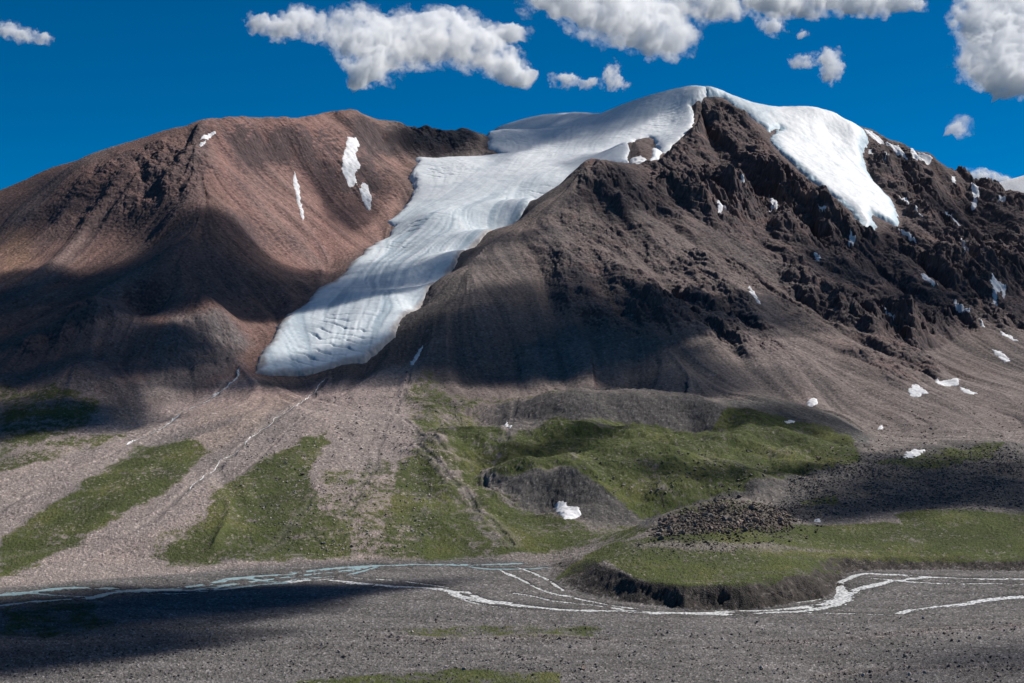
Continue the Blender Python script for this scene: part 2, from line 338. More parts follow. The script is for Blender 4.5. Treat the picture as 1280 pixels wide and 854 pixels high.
# ------------------------------------------------------------------ rivers and streams: channels cut into the land
def pathpts(pts, zs=None):
    return np.array([((px - CX) / F * D, D) for px, D in pts])
def fdist(py, z): return F * (CAMH - z) / (py - CY)
def fpath(pix, zo=None):
    out = []
    for px, py in pix:
        z = 0.0
        for _ in range(3):
            D = fdist(py, z); z = float(floor_z(np.array([(px - CX) / F * D]), np.array([D]))[0])
        out.append((px, D))
    return pathpts(out)
def smooth_path(P, step=4.0, wob=0, seed=0):
    # Catmull-Rom, resampled
    Q = np.vstack([2 * P[0] - P[1], P, 2 * P[-1] - P[-2]]); o = []
    for i in range(1, len(Q) - 2):
        n = max(2, int(np.linalg.norm(Q[i + 1] - Q[i]) / step)); t = np.linspace(0, 1, n, endpoint=False)[:, None]
        a, b, c, d = Q[i - 1], Q[i], Q[i + 1], Q[i + 2]
        o.append(.5 * (2 * b + (c - a) * t + (2 * a - 5 * b + 4 * c - d) * t * t + (3 * b - a - 3 * c + d) * t ** 3))
    o = np.vstack(o + [P[-1:]])
    if wob:
        n = np.stack([fbm(o[:, 0], o[:, 1], 60, 3, seed), fbm(o[:, 0], o[:, 1], 60, 3, seed + 9)], 1); o = o + wob * n
    return o
RIV = {   # name, outline in the photo, half width in metres
 'blue': [([(-60,752),(0,744),(60,737),(110,735),(170,738),(230,734),(300,722),(360,717),(420,710),(480,706),(540,705),(600,706),(640,704),(670,702),(720,699)], 7.0),
          ([(-60,764),(0,757),(60,750),(110,748),(140,741),(180,735),(240,738),(290,730),(350,722),(400,716),(440,712),(480,706)], 5.5),
          ([(300,722),(340,727),(380,723),(430,718),(470,708)], 3.5),
          ([(170,738),(210,742),(260,738),(310,733),(360,727),(400,722)], 3.2),
          ([(560,705),(610,710),(650,711),(680,710),(710,706),(722,701)], 4.5),
          ([(-40,741),(30,740),(70,744),(120,746)], 3.0)],
 'white': [([(360,727),(400,724),(430,727),(455,728),(480,731),(500,734),(530,735),(560,737),(575,745),(610,752),(650,757),(700,761),(760,763),(830,765),(880,766),(920,763),(960,762),(1010,758),(1045,750),(1056,741),(1048,731),(1062,722),(1085,716),(1130,719),(1180,722),(1240,724),(1300,722),(1420,720)], 5.0),
           ([(860,766),(900,768),(950,766),(1000,763),(1040,757),(1065,744),(1080,733),(1110,727),(1160,722)], 4.5),
           ([(560,738),(580,739),(600,749),(640,753)], 2.6),
           ([(625,712),(655,726),(690,741),(710,745),(740,752),(780,759),(830,764)], 2.0),
           ([(640,707),(668,716),(690,728),(705,738)], 1.6),
           ([(990,765),(1040,766),(1110,768)], 1.6), ([(640,741),(670,745),(700,752),(740,756),(780,761)], 2.2), ([(440,722),(480,724),(520,728),(560,734)], 1.6), ([(575,748),(610,757),(660,762),(700,764)], 1.7), ([(1090,722),(1150,728),(1220,730),(1300,731)], 1.8), ([(900,760),(950,756),(1000,752),(1040,745)], 2.0),
           ([(1122,767),(1150,760),(1200,755),(1250,748),(1330,742),(1420,740)], 3.0)]}
CHAN = np.zeros((NR, NC), np.float32); WET = np.zeros((NR, NC), np.float32)
RP = []
for kind, lst in RIV.items():
    for i, (pix, w) in enumerate(lst):
        P = smooth_path(fpath(pix), 5, 11 if w > 3 else 5, 200 + i); RP.append((kind, P, w))
        S = smooth_path(fpath(pix), 30, 0); S = P[::4] if len(P) > 12 else P
        px = S[:, 0] / S[:, 1] * F + CX
        for a in range(0, len(S) - 1, 6):
            b = min(len(S), a + 7); seg = S[a:b]; sp = px[a:b]
            j0, j1 = np.searchsorted(rows, (seg[:, 1].min() - 45, seg[:, 1].max() + 45)); c0, c1 = np.searchsorted(cols, (sp.min() - 45, sp.max() + 45))
            sl = (slice(j0, j1), slice(c0, c1)); x, y = X[sl], Y[sl]
            if x.size == 0: continue
            d = -seg_sd(x, y, seg[:, 0], seg[:, 1]); d = -d
            wv = w * 1.15 * (1 + .8 * fbm(x, y, 45, 3, 210 + i) + .5 * fbm(x, y, 13, 3, 230 + i)); isl = sstep(.12, .4, fbm(x * .45, y, 13, 3, 240 + i)) * .9
            CHAN[sl] = np.maximum(CHAN[sl], sstep(1.3, .6, d / np.maximum(wv, .5)) * (1 - isl)); WET[sl] = np.maximum(WET[sl], sstep(4.5, 1, d / np.maximum(wv, 1)))
# dry stony channels with raised edges on the fan, small scarps on terrace and flat
GUL = np.zeros((NR, NC), np.float32); LEV = np.zeros((NR, NC), np.float32)
def gully(pix, w, depth, k, lev=1.0):
    ds = np.minimum.accumulate([hit(a, b) for a, b in pix]) if pix[0][1] < pix[-1][1] - 12 else [hit(a, b) for a, b in pix]
    P = smooth_path(np.array([((a - CX) / F * d, d) for (a, b), d in zip(pix, ds)]), 18, w * 1.6, 700 + k); px = P[:, 0] / P[:, 1] * F + CX
    for a in range(0, len(P) - 1, 5):
        seg = P[a:a + 6]; sp = px[a:a + 6]; j0, j1 = np.searchsorted(rows, (seg[:, 1].min() - w * 5, seg[:, 1].max() + w * 5)); c0, c1 = np.searchsorted(cols, (sp.min() - w * 6, sp.max() + w * 6))
        sl = (slice(j0, j1), slice(c0, c1)); x, y = X[sl], Y[sl]
        if x.size == 0: continue
        d = seg_sd(x, y, seg[:, 0], seg[:, 1]) / (w * (1 + .8 * fbm(x, y, 35, 4, 720 + k, .6))).clip(.5)
        GUL[sl] = np.maximum(GUL[sl], depth * sstep(1.1, .4, d)); LEV[sl] = np.maximum(LEV[sl], lev * depth * sstep(3.2, 1.8, d))
for k_, (pix, w, dp, lv) in enumerate([
    ([(405,474),(380,500),(350,520),(318,545),(300,560),(262,590),(228,620),(190,650),(150,672)], 6, 1.0, 1), ([(470,470),(430,490),(385,520),(350,548),(310,585),(280,600)], 4, .6, 1),
    ([(299,460),(280,487),(250,506),(222,520),(205,536),(172,551),(120,580),(60,600),(0,618)], 5, .8, 1), ([(215,540),(150,575),(90,600),(40,612),(0,640)], 4, .5, 1), ([(515,460),(500,500),(480,540),(470,580),(440,640)], 5, .5, 1),
    ([(520,560),(560,590),(600,640),(640,680)], 5, .7, 1), ([(500,520),(545,560),(580,575)], 5, .8, 1), ([(645,500),(640,530),(632,555)], 6, .6, 1), ([(605,590),(615,610),(640,625)], 3, .7, 1),
    ([(330,690),(380,640),(400,610)], 4, .4, 1), ([(860,724),(900,722),(940,716),(1000,719)], 2.5, 1, .3), ([(940,694),(1000,690),(1080,695)], 3, .9, .3), ([(480,796),(560,800),(660,797),(760,801)], 4, .9, .8),
    ([(960,803),(1050,800),(1150,790),(1290,782)], 4, .9, .8), ([(1030,848),(1120,838),(1290,832)], 4, 1, .8), ([(200,752),(260,748),(330,745)], 3, .8, .5), ([(0,700),(40,690),(100,680)], 3, .5, 1), ([(880,576),(930,590),(960,605)], 5, .8, .5)]): gully(pix, w, dp, k_, lv)
H += 1.0 * LEV * (1 - sstep(0, .5, GUL)) - 1.3 * GUL
fz = floor_z(X[:r0], Y[:r0])
H[:r0] = np.where(FLOOR[:r0] > .6, H[:r0] * 1 + 0, H[:r0])
H[:r0] -= CHAN[:r0] * (1.3 + (H[:r0] - fz) * .75 * (FLOOR[:r0] > .5)) * (FLOOR[:r0] > .3)
log('rivers cut')

def Hs(x, y):
    x = np.asarray(x, float); y = np.asarray(y, float)
    return samp(H, cols, rows, x / y * F + CX, y)
def Bs(x, y):
    x = np.asarray(x, float); y = np.asarray(y, float)
    return samp(BASE, cols, rows, x / y * F + CX, y)
SLH = np.maximum.accumulate((H - CAMH) / DD, axis=0)
def hitH(px, py): return hit(px, py, SLH)

# ------------------------------------------------------------------ cover of the land
gy_, gx_ = np.zeros_like(H), np.zeros_like(H)
gy_[1:-1] = (H[2:] - H[:-2]) / (DD[2:] - DD[:-2])
gx_[:, 1:-1] = (H[:, 2:] - H[:, :-2]) / (X[:, 2:] - X[:, :-2])
gy_ -= gx_ * X / DD
SLOPE = np.sqrt(gx_ ** 2 + gy_ ** 2)
def C3(*c): return np.array(c, np.float32)
colr = np.zeros((NR, NC, 3), np.float32)
def paint(m, c, k=1.0):
    global colr
    m = np.clip(m * k, 0, 1)[..., None]; colr += m * (np.asarray(c, np.float32) - colr)
n1 = fbm(X, Y, 500, 4, 100); n2 = fbm(X, Y, 120, 4, 104); n3 = fbm(X, Y, 25, 3, 108)
colr[:] = C3(.165, .135, .122)
paint(mt * lef, C3(.19, .130, .110))
paint(mt * sstep(-.1, .5, n1 + .25 * SLg), C3(.125, .112, .108), .7)
# reddish upper left flank
red = region([(262,146),(430,136),(480,152),(520,200),(500,270),(480,300),(400,345),(360,330),(320,280),(262,220)], 16, 14, 150, 31)
paint(red, C3(.27, .170, .142), .9)
paint(red * sstep(.1, .8, n2 + .4 * SM), C3(.16, .115, .105), .7)
paint(region([(30,170),(262,150),(262,240),(180,270),(0,320),(0,240)], 20, 16, 150, 32) * sstep(-.2, .4, n2), C3(.13, .105, .098), .6)
paint(region([(0,285),(40,288),(45,330),(0,350)], 12, 10, 90, 33), C3(.26, .175, .115), .6)
paint(region([(300,200),(350,200),(400,260),(380,330),(330,300)], 14, 14, 90, 34), C3(.25, .18, .155), .6)
# purple brown summit rock, pale scree on the lower right
paint(region([(740,205),(800,170),(900,110),(1290,230),(1290,400),(1180,400),(1050,330),(900,300)], 25, 16, 150, 35) , C3(.135, .10, .096), .7)
paint(region([(700,420),(800,430),(1000,420),(1130,500),(1080,540),(900,505),(640,495),(660,450)], 20, 12, 150, 36), C3(.20, .168, .15), .85)
paint(region([(780,300),(860,300),(1000,420),(1100,520),(1000,510),(860,400)], 18, 12, 150, 37), C3(.19, .158, .145), .6)
stk = (.35 * SF + .4 * SM + .5 * SLg) * (.5 + 1.1 * sstep(-.3, .4, fbm(X, Y, 200, 4, 160))) + .9 * fbm(X, Y, 45, 5, 161, .65)
paint(mt * sstep(.3, 1.6, stk) * (SLOPE < .95), C3(.255, .205, .182), .38)
paint(mt * sstep(-.3, -1.7, stk), C3(.085, .078, .077), .55)
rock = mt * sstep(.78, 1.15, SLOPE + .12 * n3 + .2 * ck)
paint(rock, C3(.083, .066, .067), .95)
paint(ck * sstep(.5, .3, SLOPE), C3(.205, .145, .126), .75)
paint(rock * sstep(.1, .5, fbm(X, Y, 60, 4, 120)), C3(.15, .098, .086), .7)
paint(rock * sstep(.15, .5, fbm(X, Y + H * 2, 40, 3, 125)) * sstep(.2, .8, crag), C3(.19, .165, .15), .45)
bedc = fbm(X * .4 + H * .6, (H + .22 * X) * 1.6, 34, 5, 170, .6)
paint(ck * sstep(.05, .35, bedc), C3(.20, .135, .118), .55)
paint(ck * sstep(.1, .4, -bedc), C3(.066, .056, .060), .65)
# greenish grey cliff under the left flank
paint(region([(215,400),(275,395),(310,430),(290,465),(215,505),(170,500)], 10, 12, 90, 38), C3(.155, .16, .155), .6)
# lower land
paint(1 - mt, C3(.19, .165, .15))
fan = region([(330,476),(450,466),(515,440),(530,480),(520,560),(520,700),(0,735),(0,640),(0,580),(180,520),(300,475)], 8, 8, 80, 39)
paint(fan, C3(.27, .225, .205))
paint(region([(230,520),(330,480),(400,478),(330,530),(250,570)], 10, 8, 80, 40), C3(.31, .24, .205), .7)
paint(region([(400,466),(520,395),(560,360),(600,330),(560,400),(520,450),(440,475),(330,488),(320,475)], 5, 5, 60, 41), C3(.10, .09, .085), .85)
paint(region([(1000,655),(960,640),(985,590),(1060,560),(1180,550),(1300,552),(1300,645),(1120,640)], 8, 10, 80, 42), C3(.115, .105, .10), .95)
paint(region([(1060,560),(1120,520),(1150,480),(1290,460),(1290,555),(1180,552),(1090,570)], 10, 10, 80, 43), C3(.20, .17, .155), .8)
paint(region([(610,600),(640,584),(720,590),(800,610),(860,620),(970,602),(985,604),(960,618),(880,628),(830,642),(810,657),(740,660),(680,642),(640,627)], 6, 11, 45, 44), C3(.088, .082, .078))  # front moraine mound: grey rock, shade of its near side also put into the colour
paint(region([(620,505),(720,491),(800,488),(860,494),(915,510),(960,542),(900,546),(800,530),(700,530),(640,542),(615,530)], 6, 10, 45, 45), C3(.098, .090, .086))
paint(region([(900,505),(935,498),(1000,510),(1060,528),(1092,548),(1085,560),(1000,532),(940,515)], 5, 8, 45, 46), C3(.10, .095, .09))
paint(region([(810,672),(835,640),(900,622),(985,640),(990,664),(900,672)], 4, 8, 40, 47), C3(.125, .108, .09), .8)
fs = (1 - mt) * (1 - FLOOR) * sstep(700, 560, PX)
paint(fs * sstep(.2, 1.4, .7 * SM + .7 * SLg), C3(.31, .25, .225), .7)
paint(fs * sstep(-.3, -1.5, .7 * SM + .6 * SLg), C3(.17, .15, .145), .7)
# gravel flat
paint(FLOOR, C3(.150, .139, .136))
paint(FLOOR * sstep(-.1, .5, n2), C3(.172, .158, .153), .6)
paint(FLOOR * sstep(.03, .22, -bars), C3(.115, .106, .102), .8)
paint(FLOOR * sstep(.05, .3, fbm(X * .3, Y, 9, 3, 152)), C3(.13, .12, .115), .5)
paint(FLOOR * sstep(.08, .35, bars), C3(.195, .178, .17), .6)
paint(bank_face * sstep(.2, .45, SLOPE), C3(.062, .053, .047), .97)  # dark bank gravel, painted darker still for the shade on its face
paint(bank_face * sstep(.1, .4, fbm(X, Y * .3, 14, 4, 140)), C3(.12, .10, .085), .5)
# grass
GRASS = np.zeros((NR, NC), np.float32)
def grass(poly, dens, soft=7, warp=9, seed=0, lam=50, thr=.0):
    global GRASS
    m = region(poly, soft * 1.4, warp * 1.3, lam, 300 + seed)
    sp = .8 * fbm(X, Y, 60, 6, 330 + seed, .68) + .7 * fbm(X, Y, 14, 4, 340 + seed, .65) + .13 * nz
    GRASS = np.maximum(GRASS, sstep(.35, .65, m) * sstep(thr - dens * .78 - .14, thr - dens * .78 + .14, sp + .55 * (m - 1)))
grass([(0,672),(60,628),(110,598),(170,560),(235,546),(262,560),(215,610),(130,660),(60,697),(20,720),(0,724)], .45, seed=1)
grass([(405,541),(335,573),(272,610),(255,650),(205,690),(210,706),(300,704),(440,700),(440,655),(400,640),(385,592),(412,552)], .42, seed=2)
grass([(395,590),(500,570),(500,700),(400,700)], -.08, 10, 12, 3)
grass([(150,690),(260,640),(260,600),(300,640),(220,712)], -.1, 8, 10, 4)
grass([(500,575),(545,545),(620,527),(640,560),(600,590),(640,622),(700,655),(735,662),(700,692),(560,700),(470,696),(480,650),(490,612)], .38, seed=5)
grass([(608,590),(640,545),(700,527),(800,526),(900,538),(1000,545),(1070,564),(1078,580),(1000,592),(970,602),(880,622),(800,640),(740,602),(700,586),(640,592)], .5, 5, 8, 6)
grass([(510,465),(545,470),(565,492),(640,494),(700,488),(720,495),(640,505),(600,505),(600,530),(560,540),(520,560),(505,500)], .02, 8, 8, 7)
grass([(0,480),(60,478),(130,498),(105,540),(0,572)], .12, 8, 10, 8)
grass([(-20,580),(60,555),(160,540),(160,548),(60,580),(-20,600)], .05, 4, 6, 9)
grass([(688,728),(715,704),(760,680),(830,668),(990,655),(1120,655),(1290,680),(1290,704),(1062,704),(1032,731),(830,735),(775,712),(755,700)], .5, 2.5, 4, 10)
grass([(1118,642),(1150,636),(1200,636),(1290,644),(1290,684),(1200,672),(1130,656)], .55, 3, 5, 11)
grass([(1120,571),(1190,562),(1260,560),(1240,571),(1180,580),(1085,580)], .3, 4, 6, 12)
grass([(910,508),(940,515),(990,522),(1060,545),(1078,566),(1000,560),(930,540),(880,545)], .42, 4, 6, 13)
grass([(1000,620),(1045,618),(1050,630),(1000,632)], .3, 3, 5, 14)
grass([(370,852),(470,842),(560,836),(700,842),(700,880),(370,880)], .22, 3, 8, 15)
grass([(480,786),(640,782),(760,786),(740,798),(560,800)], -.02, 3, 8, 16)
grass([(0,745),(100,750),(160,790),(60,800),(0,795)], -.05, 8, 12, 17)
grass([(840,640),(900,625),(980,634),(900,645)], .0, 4, 8, 18)
grass([(640,672),(760,660),(830,655),(780,676),(700,694),(600,696)], .05, 4, 6, 19)
GRASS *= (1 - sstep(.45, .8, SLOPE) * bank_face) * sstep(-2, -20, ICE)
GRASS *= 1 - .8 * region([(1040,690),(900,690),(780,682),(850,676),(960,683)], 3, 8, 40, 350)
bed = region([(505,520),(560,560),(610,640),(640,690),(625,692),(580,640),(545,580),(500,545)], 3, 8, 40, 351) * sstep(-.1, .2, n3)
GRASS *= 1 - .8 * bed
g1 = C3(.060, .078, .020); g2 = C3(.108, .110, .034); g3 = C3(.040, .052, .015)
n4 = fbm(X, Y, 12, 4, 144, .65)
gc = g1 + sstep(-.1, .5, n2)[..., None] * (g2 - g1) * .8 + sstep(.0, .6, -n2 + .5 * n3)[..., None] * (g3 - g1) * .8 + sstep(.1, .5, n4)[..., None] * (C3(.115, .10, .05) - g1) * .55
fleck = sstep(.28, .42, fbm(X, Y, 6.5, 2, 148) + .10 * nz) * sstep(-.25, .3, fbm(X, Y, 70, 3, 149))
GRASS *= 1 - .75 * fleck
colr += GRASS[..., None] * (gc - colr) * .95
gc_ = GUL * sstep(-.35, .1, fbm(X, Y, 20, 3, 760) + .1 * nz)
colr += (gc_ * .6)[..., None] * (C3(.15, .137, .132) - colr)
colr += (np.clip(LEV - GUL, 0, 1) * .35)[..., None] * (C3(.27, .225, .205) - colr)
# stones: each vertex its own tone
sp_ = np.where(nz > 1.7, 1.6, 1) * np.where(nz < -1.6, .55, 1)
var = 1 + (.16 + .10 * FLOOR) * nz * (1 - .45 * GRASS)
colr *= (var * (1 + (sp_ - 1) * (.35 + .5 * (1 - mt)) * (1 - .6 * GRASS)) * (1 + .18 * n3 + .12 * n2))[..., None]
colr *= (1 - .42 * WET * FLOOR * sstep(-.5, .3, bars))[..., None]
colr *= np.where(mt[..., None] > 0, 1 + (mt * (.3 + .7 * lef))[..., None] * (C3(1.06, .95, .96) - 1), 1) * (1 - .08 * FLOOR[..., None])
colr = np.clip(colr * .90, .012, .6)
log('cover')

# ==== OBJECTS
def tag(o, label=None, cat=None, group=None, kind=None):
    if label: o['label'] = label
    if cat: o['category'] = cat
    if group: o['group'] = group
    if kind: o['kind'] = kind
    return o
def mesh_np(name, V, Q, mat, smooth=True, col=None, parent=None, extra=None):
    me = bpy.data.meshes.new(name); k = Q.shape[1]
    me.vertices.add(len(V)); me.vertices.foreach_set('co', np.ascontiguousarray(V, np.float32).ravel())
    me.loops.add(Q.size); me.loops.foreach_set('vertex_index', np.ascontiguousarray(Q, np.int32).ravel())
    me.polygons.add(len(Q)); me.polygons.foreach_set('loop_start', np.arange(0, Q.size, k, dtype=np.int32))
    me.update(calc_edges=True)
    me.polygons.foreach_set('use_smooth', np.full(len(Q), smooth))
    if col is not None:
        a = me.color_attributes.new('cover', 'FLOAT_COLOR', 'POINT')
        a.data.foreach_set('color', np.c_[col, np.ones(len(V))].astype(np.float32).ravel())
    if extra is not None:
        for nm, v in extra.items():
            a = me.attributes.new(nm, 'FLOAT', 'POINT'); a.data.foreach_set('value', v.astype(np.float32))
    me.materials.append(mat)
    o = bpy.data.objects.new(name, me); COL.objects.link(o)
    if parent: o.parent = parent
    return o
def new_mat(name):
    m = bpy.data.materials.new(name); m.use_nodes = True; nt = m.node_tree
    b = nt.nodes['Principled BSDF']; b.inputs['Roughness'].default_value = .95
    b.inputs['Specular IOR Level'].default_value = .15
    return m, nt, b
def N(nt, t, **kw):
    n = nt.nodes.new(t)
    for k, v in kw.items(): setattr(n, k, v)
    return n
def land_mat():
    m, nt, b = new_mat('land'); L = nt.links.new
    at = N(nt, 'ShaderNodeAttribute', attribute_name='cover')
    tc = N(nt, 'ShaderNodeTexCoord')
    n1 = N(nt, 'ShaderNodeTexNoise'); n1.inputs['Scale'].default_value = .55; n1.inputs['Detail'].default_value = 5; n1.inputs['Roughness'].default_value = .7
    L(tc.outputs['Object'], n1.inputs['Vector'])
    v = N(nt, 'ShaderNodeTexVoronoi'); v.inputs['Scale'].default_value = .7; L(tc.outputs['Object'], v.inputs['Vector'])
    mr = N(nt, 'ShaderNodeMapRange'); mr.inputs[1].default_value = .3; mr.inputs[2].default_value = .7; mr.inputs[3].default_value = .72; mr.inputs[4].default_value = 1.3
    L(n1.outputs['Fac'], mr.inputs[0])
    mx = N(nt, 'ShaderNodeVectorMath', operation='SCALE'); L(at.outputs['Color'], mx.inputs[0]); L(mr.outputs[0], mx.inputs['Scale'])
    L(mx.outputs[0], b.inputs['Base Color'])
    bp = N(nt, 'ShaderNodeBump'); bp.inputs['Strength'].default_value = .7; bp.inputs['Distance'].default_value = 1.2
    ad = N(nt, 'ShaderNodeMath', operation='SUBTRACT'); L(n1.outputs['Fac'], ad.inputs[0]); L(v.outputs['Distance'], ad.inputs[1])
    L(ad.outputs[0], bp.inputs['Height']); L(bp.outputs[0], b.inputs['Normal'])
    return m
M_LAND = land_mat()
# what each face belongs to
reg = np.zeros((NR, NC), np.int8)                # 0 valley flat
reg[(FLOOR < .5)] = 1                            # debris slopes at the foot
reg[(mt > .5) & (PX < 620)] = 2
reg[(mt > .5) & (PX >= 620)] = 3
hills = (FLOOR < .5) & (mt <= .5) & (PX > 600) & (PX < 1100) & (DD > 1850)
reg[hills] = 4
terr = (FLOOR < .5) & (PX > 664) & (DD <= 1850) & (HB > 6) & ~((PX < 800) & (DD > 1700))
reg[terr] = 5
names = ['valley_floor', 'debris_slope', 'mountain', 'mountain', 'hills', 'terrace']
labs = ['wide grey gravel valley floor crossed by braided meltwater', 'pinkish debris fan and grassy slope below the glacier tongue', 'reddish brown mountain left of the glacier', 'dark rocky mountain with icy summit right of the glacier', 'rounded green and grey moraine hills below the right mountain', 'flat grassy terrace and rubble plain above the dark river bank']
P = np.stack([X, Y, H], -1).reshape(-1, 3); CF = colr.reshape(-1, 3)
idx = np.arange(NR * NC, dtype=np.int64).reshape(NR, NC)
Qa = np.stack([idx[:-1, :-1], idx[:-1, 1:], idx[1:, 1:], idx[1:, :-1]], -1).reshape(-1, 4)
# land that lies deep under the ice is left out
rf = reg[:-1, :-1].ravel()
for r, nm in enumerate(names):
    q = Qa[rf == r]
    if not len(q): continue
    u = np.zeros(NR * NC, bool); u[q.ravel()] = True; mp = np.cumsum(u) - 1
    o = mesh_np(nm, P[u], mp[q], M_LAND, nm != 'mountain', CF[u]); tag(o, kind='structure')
    o['label'] = labs[r]
log('land meshes')

# ------------------------------------------------------------------ ice and snow
def ice_mat(name, base, dark, streak=True):
    m, nt, b = new_mat(name); L = nt.links.new
    b.inputs['Roughness'].default_value = .6; b.inputs['Specular IOR Level'].default_value = .3
    at = N(nt, 'ShaderNodeAttribute', attribute_name='cover')
    tc = N(nt, 'ShaderNodeTexCoord')
    n1 = N(nt, 'ShaderNodeTexNoise'); n1.inputs['Scale'].default_value = .08; n1.inputs['Detail'].default_value = 8; n1.inputs['Roughness'].default_value = .65; L(tc.outputs['Object'], n1.inputs['Vector'])
    mr = N(nt, 'ShaderNodeMapRange'); mr.inputs[1].default_value = .3; mr.inputs[2].default_value = .7; mr.inputs[3].default_value = .9; mr.inputs[4].default_value = 1.06; L(n1.outputs['Fac'], mr.inputs[0])
    mx = N(nt, 'ShaderNodeVectorMath', operation='SCALE'); L(at.outputs['Color'], mx.inputs[0]); L(mr.outputs[0], mx.inputs['Scale']); L(mx.outputs[0], b.inputs['Base Color'])
    bp = N(nt, 'ShaderNodeBump'); bp.inputs['Strength'].default_value = .35; bp.inputs['Distance'].default_value = 2.0; L(n1.outputs['Fac'], bp.inputs['Height']); L(bp.outputs[0], b.inputs['Normal'])
    return m
M_ICE = ice_mat('glacier_ice', None, None)
def ice_sheet(name, sl, sd, thick, fn_col, fn_relief):
    x, y = X[sl], Y[sl]; b = BASE[sl]
    near = sd > -26
    prof = np.where(sd > 0, thick * (1 - np.exp(-np.clip(sd, 0, 500) / (thick * .9))), sd * 1.1)
    z = b + prof - 1 + fn_relief(x, y, sd, sl)
    n = x.shape; id_ = np.arange(x.size).reshape(n)
    keep = near[:-1, :-1] | near[1:, 1:] | near[:-1, 1:] | near[1:, :-1]
    q = np.stack([id_[:-1, :-1], id_[:-1, 1:], id_[1:, 1:], id_[1:, :-1]], -1)[keep]
    u = np.zeros(x.size, bool); u[q.ravel()] = True; mp = np.cumsum(u) - 1
    c = np.clip(fn_col(x, y, sd, sl) * .86, .02, .92).reshape(-1, 3)
    return mesh_np(name, np.stack([x, y, z], -1).reshape(-1, 3)[u], mp[q], M_ICE, True, c[u])
corr = H * 0
for_ = (dev * 0)
BASE2 = BASE.copy()
got = None
# carry the skyline correction onto the ice as well
def relief_g(x, y, sd, sl):
    up = sstep(3500, 4100, y); inn = sstep(0, 60, sd)
    z = 4 * fbm(x, y, 160, 3, 400) * inn + 1.2 * fbm(x, y, 30, 3, 404) * inn
    z += inn * (.45 * SM[sl] + .45 * SF[sl]) * (1 - .5 * up)
    se = sstep(.02, .3, fbm(x, y, 330, 3, 460)) * inn * sstep(4150, 4350, y); z += se * 3.2 * fbm(x * .5 + y * .2, y * 1.3, 22, 4, 462, .6, True)
    cv = np.abs(np.sin((.35 * x + .94 * y) / 9 + 2.5 * fbm(x, y, 60, 3, 410)))
    cz = sstep(.12, .35, fbm(x, y, 260, 3, 415)) * inn * (1 - sstep(4300, 4800, y))
    return z - cz * 4 * sstep(.35, .05, cv)
def col_g(x, y, sd, sl):
    c = np.zeros(x.shape + (3,), np.float32); c[:] = (.74, .80, .825)
    def mixc(m, k): nonlocal c; c += np.clip(m, 0, 1)[..., None] * (np.array(k, np.float32) - c)
    st = .95 * SF[sl] + .5 * SM[sl] + .2 * SLg[sl] - .15
    mixc(.75 * sstep(-.2, 1.6, st), (.84, .86, .87)); mixc(.62 * sstep(-.2, -1.7, st), (.36, .46, .53))
    snow = sstep(3900, 4250, y + 200 * fbm(x, y, 300, 4, 420)); mixc(snow * .72, (.76, .77, .785))
    mixc(.55 * sstep(.05, .4, fbm(x * .5, y * 1.2, 90, 6, 424, .65)), (.50, .56, .60))
    mixc(.85 * sstep(24, 4, sd + 12 * fbm(x, y, 40, 3, 430)) * (1 - sstep(3600, 3900, y)), (.34, .29, .265)); mixc(.5 * sstep(.2, .5, fbm(x, y, 45, 5, 433, .65)) * (1 - snow), (.42, .47, .50))
    cv = np.abs(np.sin((.35 * x + .94 * y) / 9 + 2.5 * fbm(x, y, 60, 3, 410))); cz = sstep(.12, .35, fbm(x, y, 260, 3, 415)) * (1 - sstep(4300, 4800, y)) * sstep(0, 60, sd)
    mixc(.6 * cz * sstep(.35, .05, cv), (.25, .33, .38))
    return c
gl = ice_sheet('glacier', gsl, gsd, 9, col_g, relief_g)
tag(gl, 'long pale blue glacier tongue flowing down between the two mountains from the icy summit', 'glacier')
def relief_h(x, y, sd, sl):
    inn = sstep(0, 50, sd)
    return 6 * fbm(x, y, 110, 4, 440) * inn + 1.5 * fbm(x, y, 25, 3, 444) * inn
def col_h(x, y, sd, sl):
    c = np.zeros(x.shape + (3,), np.float32); c[:] = (.74, .75, .76)
    def mixc(m, k): nonlocal c; c += np.clip(m, 0, 1)[..., None] * (np.array(k, np.float32) - c)
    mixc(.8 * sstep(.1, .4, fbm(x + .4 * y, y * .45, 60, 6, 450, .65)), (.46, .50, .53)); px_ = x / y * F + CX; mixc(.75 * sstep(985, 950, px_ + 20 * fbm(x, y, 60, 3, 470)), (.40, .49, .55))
    mixc(.9 * sstep(24, 6, sd), (.40, .54, .62)); mixc(.5 * sstep(.1, .45, fbm(x, y, 60, 4, 455)), (.56, .60, .62))
    return c
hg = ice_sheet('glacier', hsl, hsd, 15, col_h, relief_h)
tag(hg, 'bright white hanging glacier spilling over the right shoulder of the summit', 'glacier')
log('ice sheets')

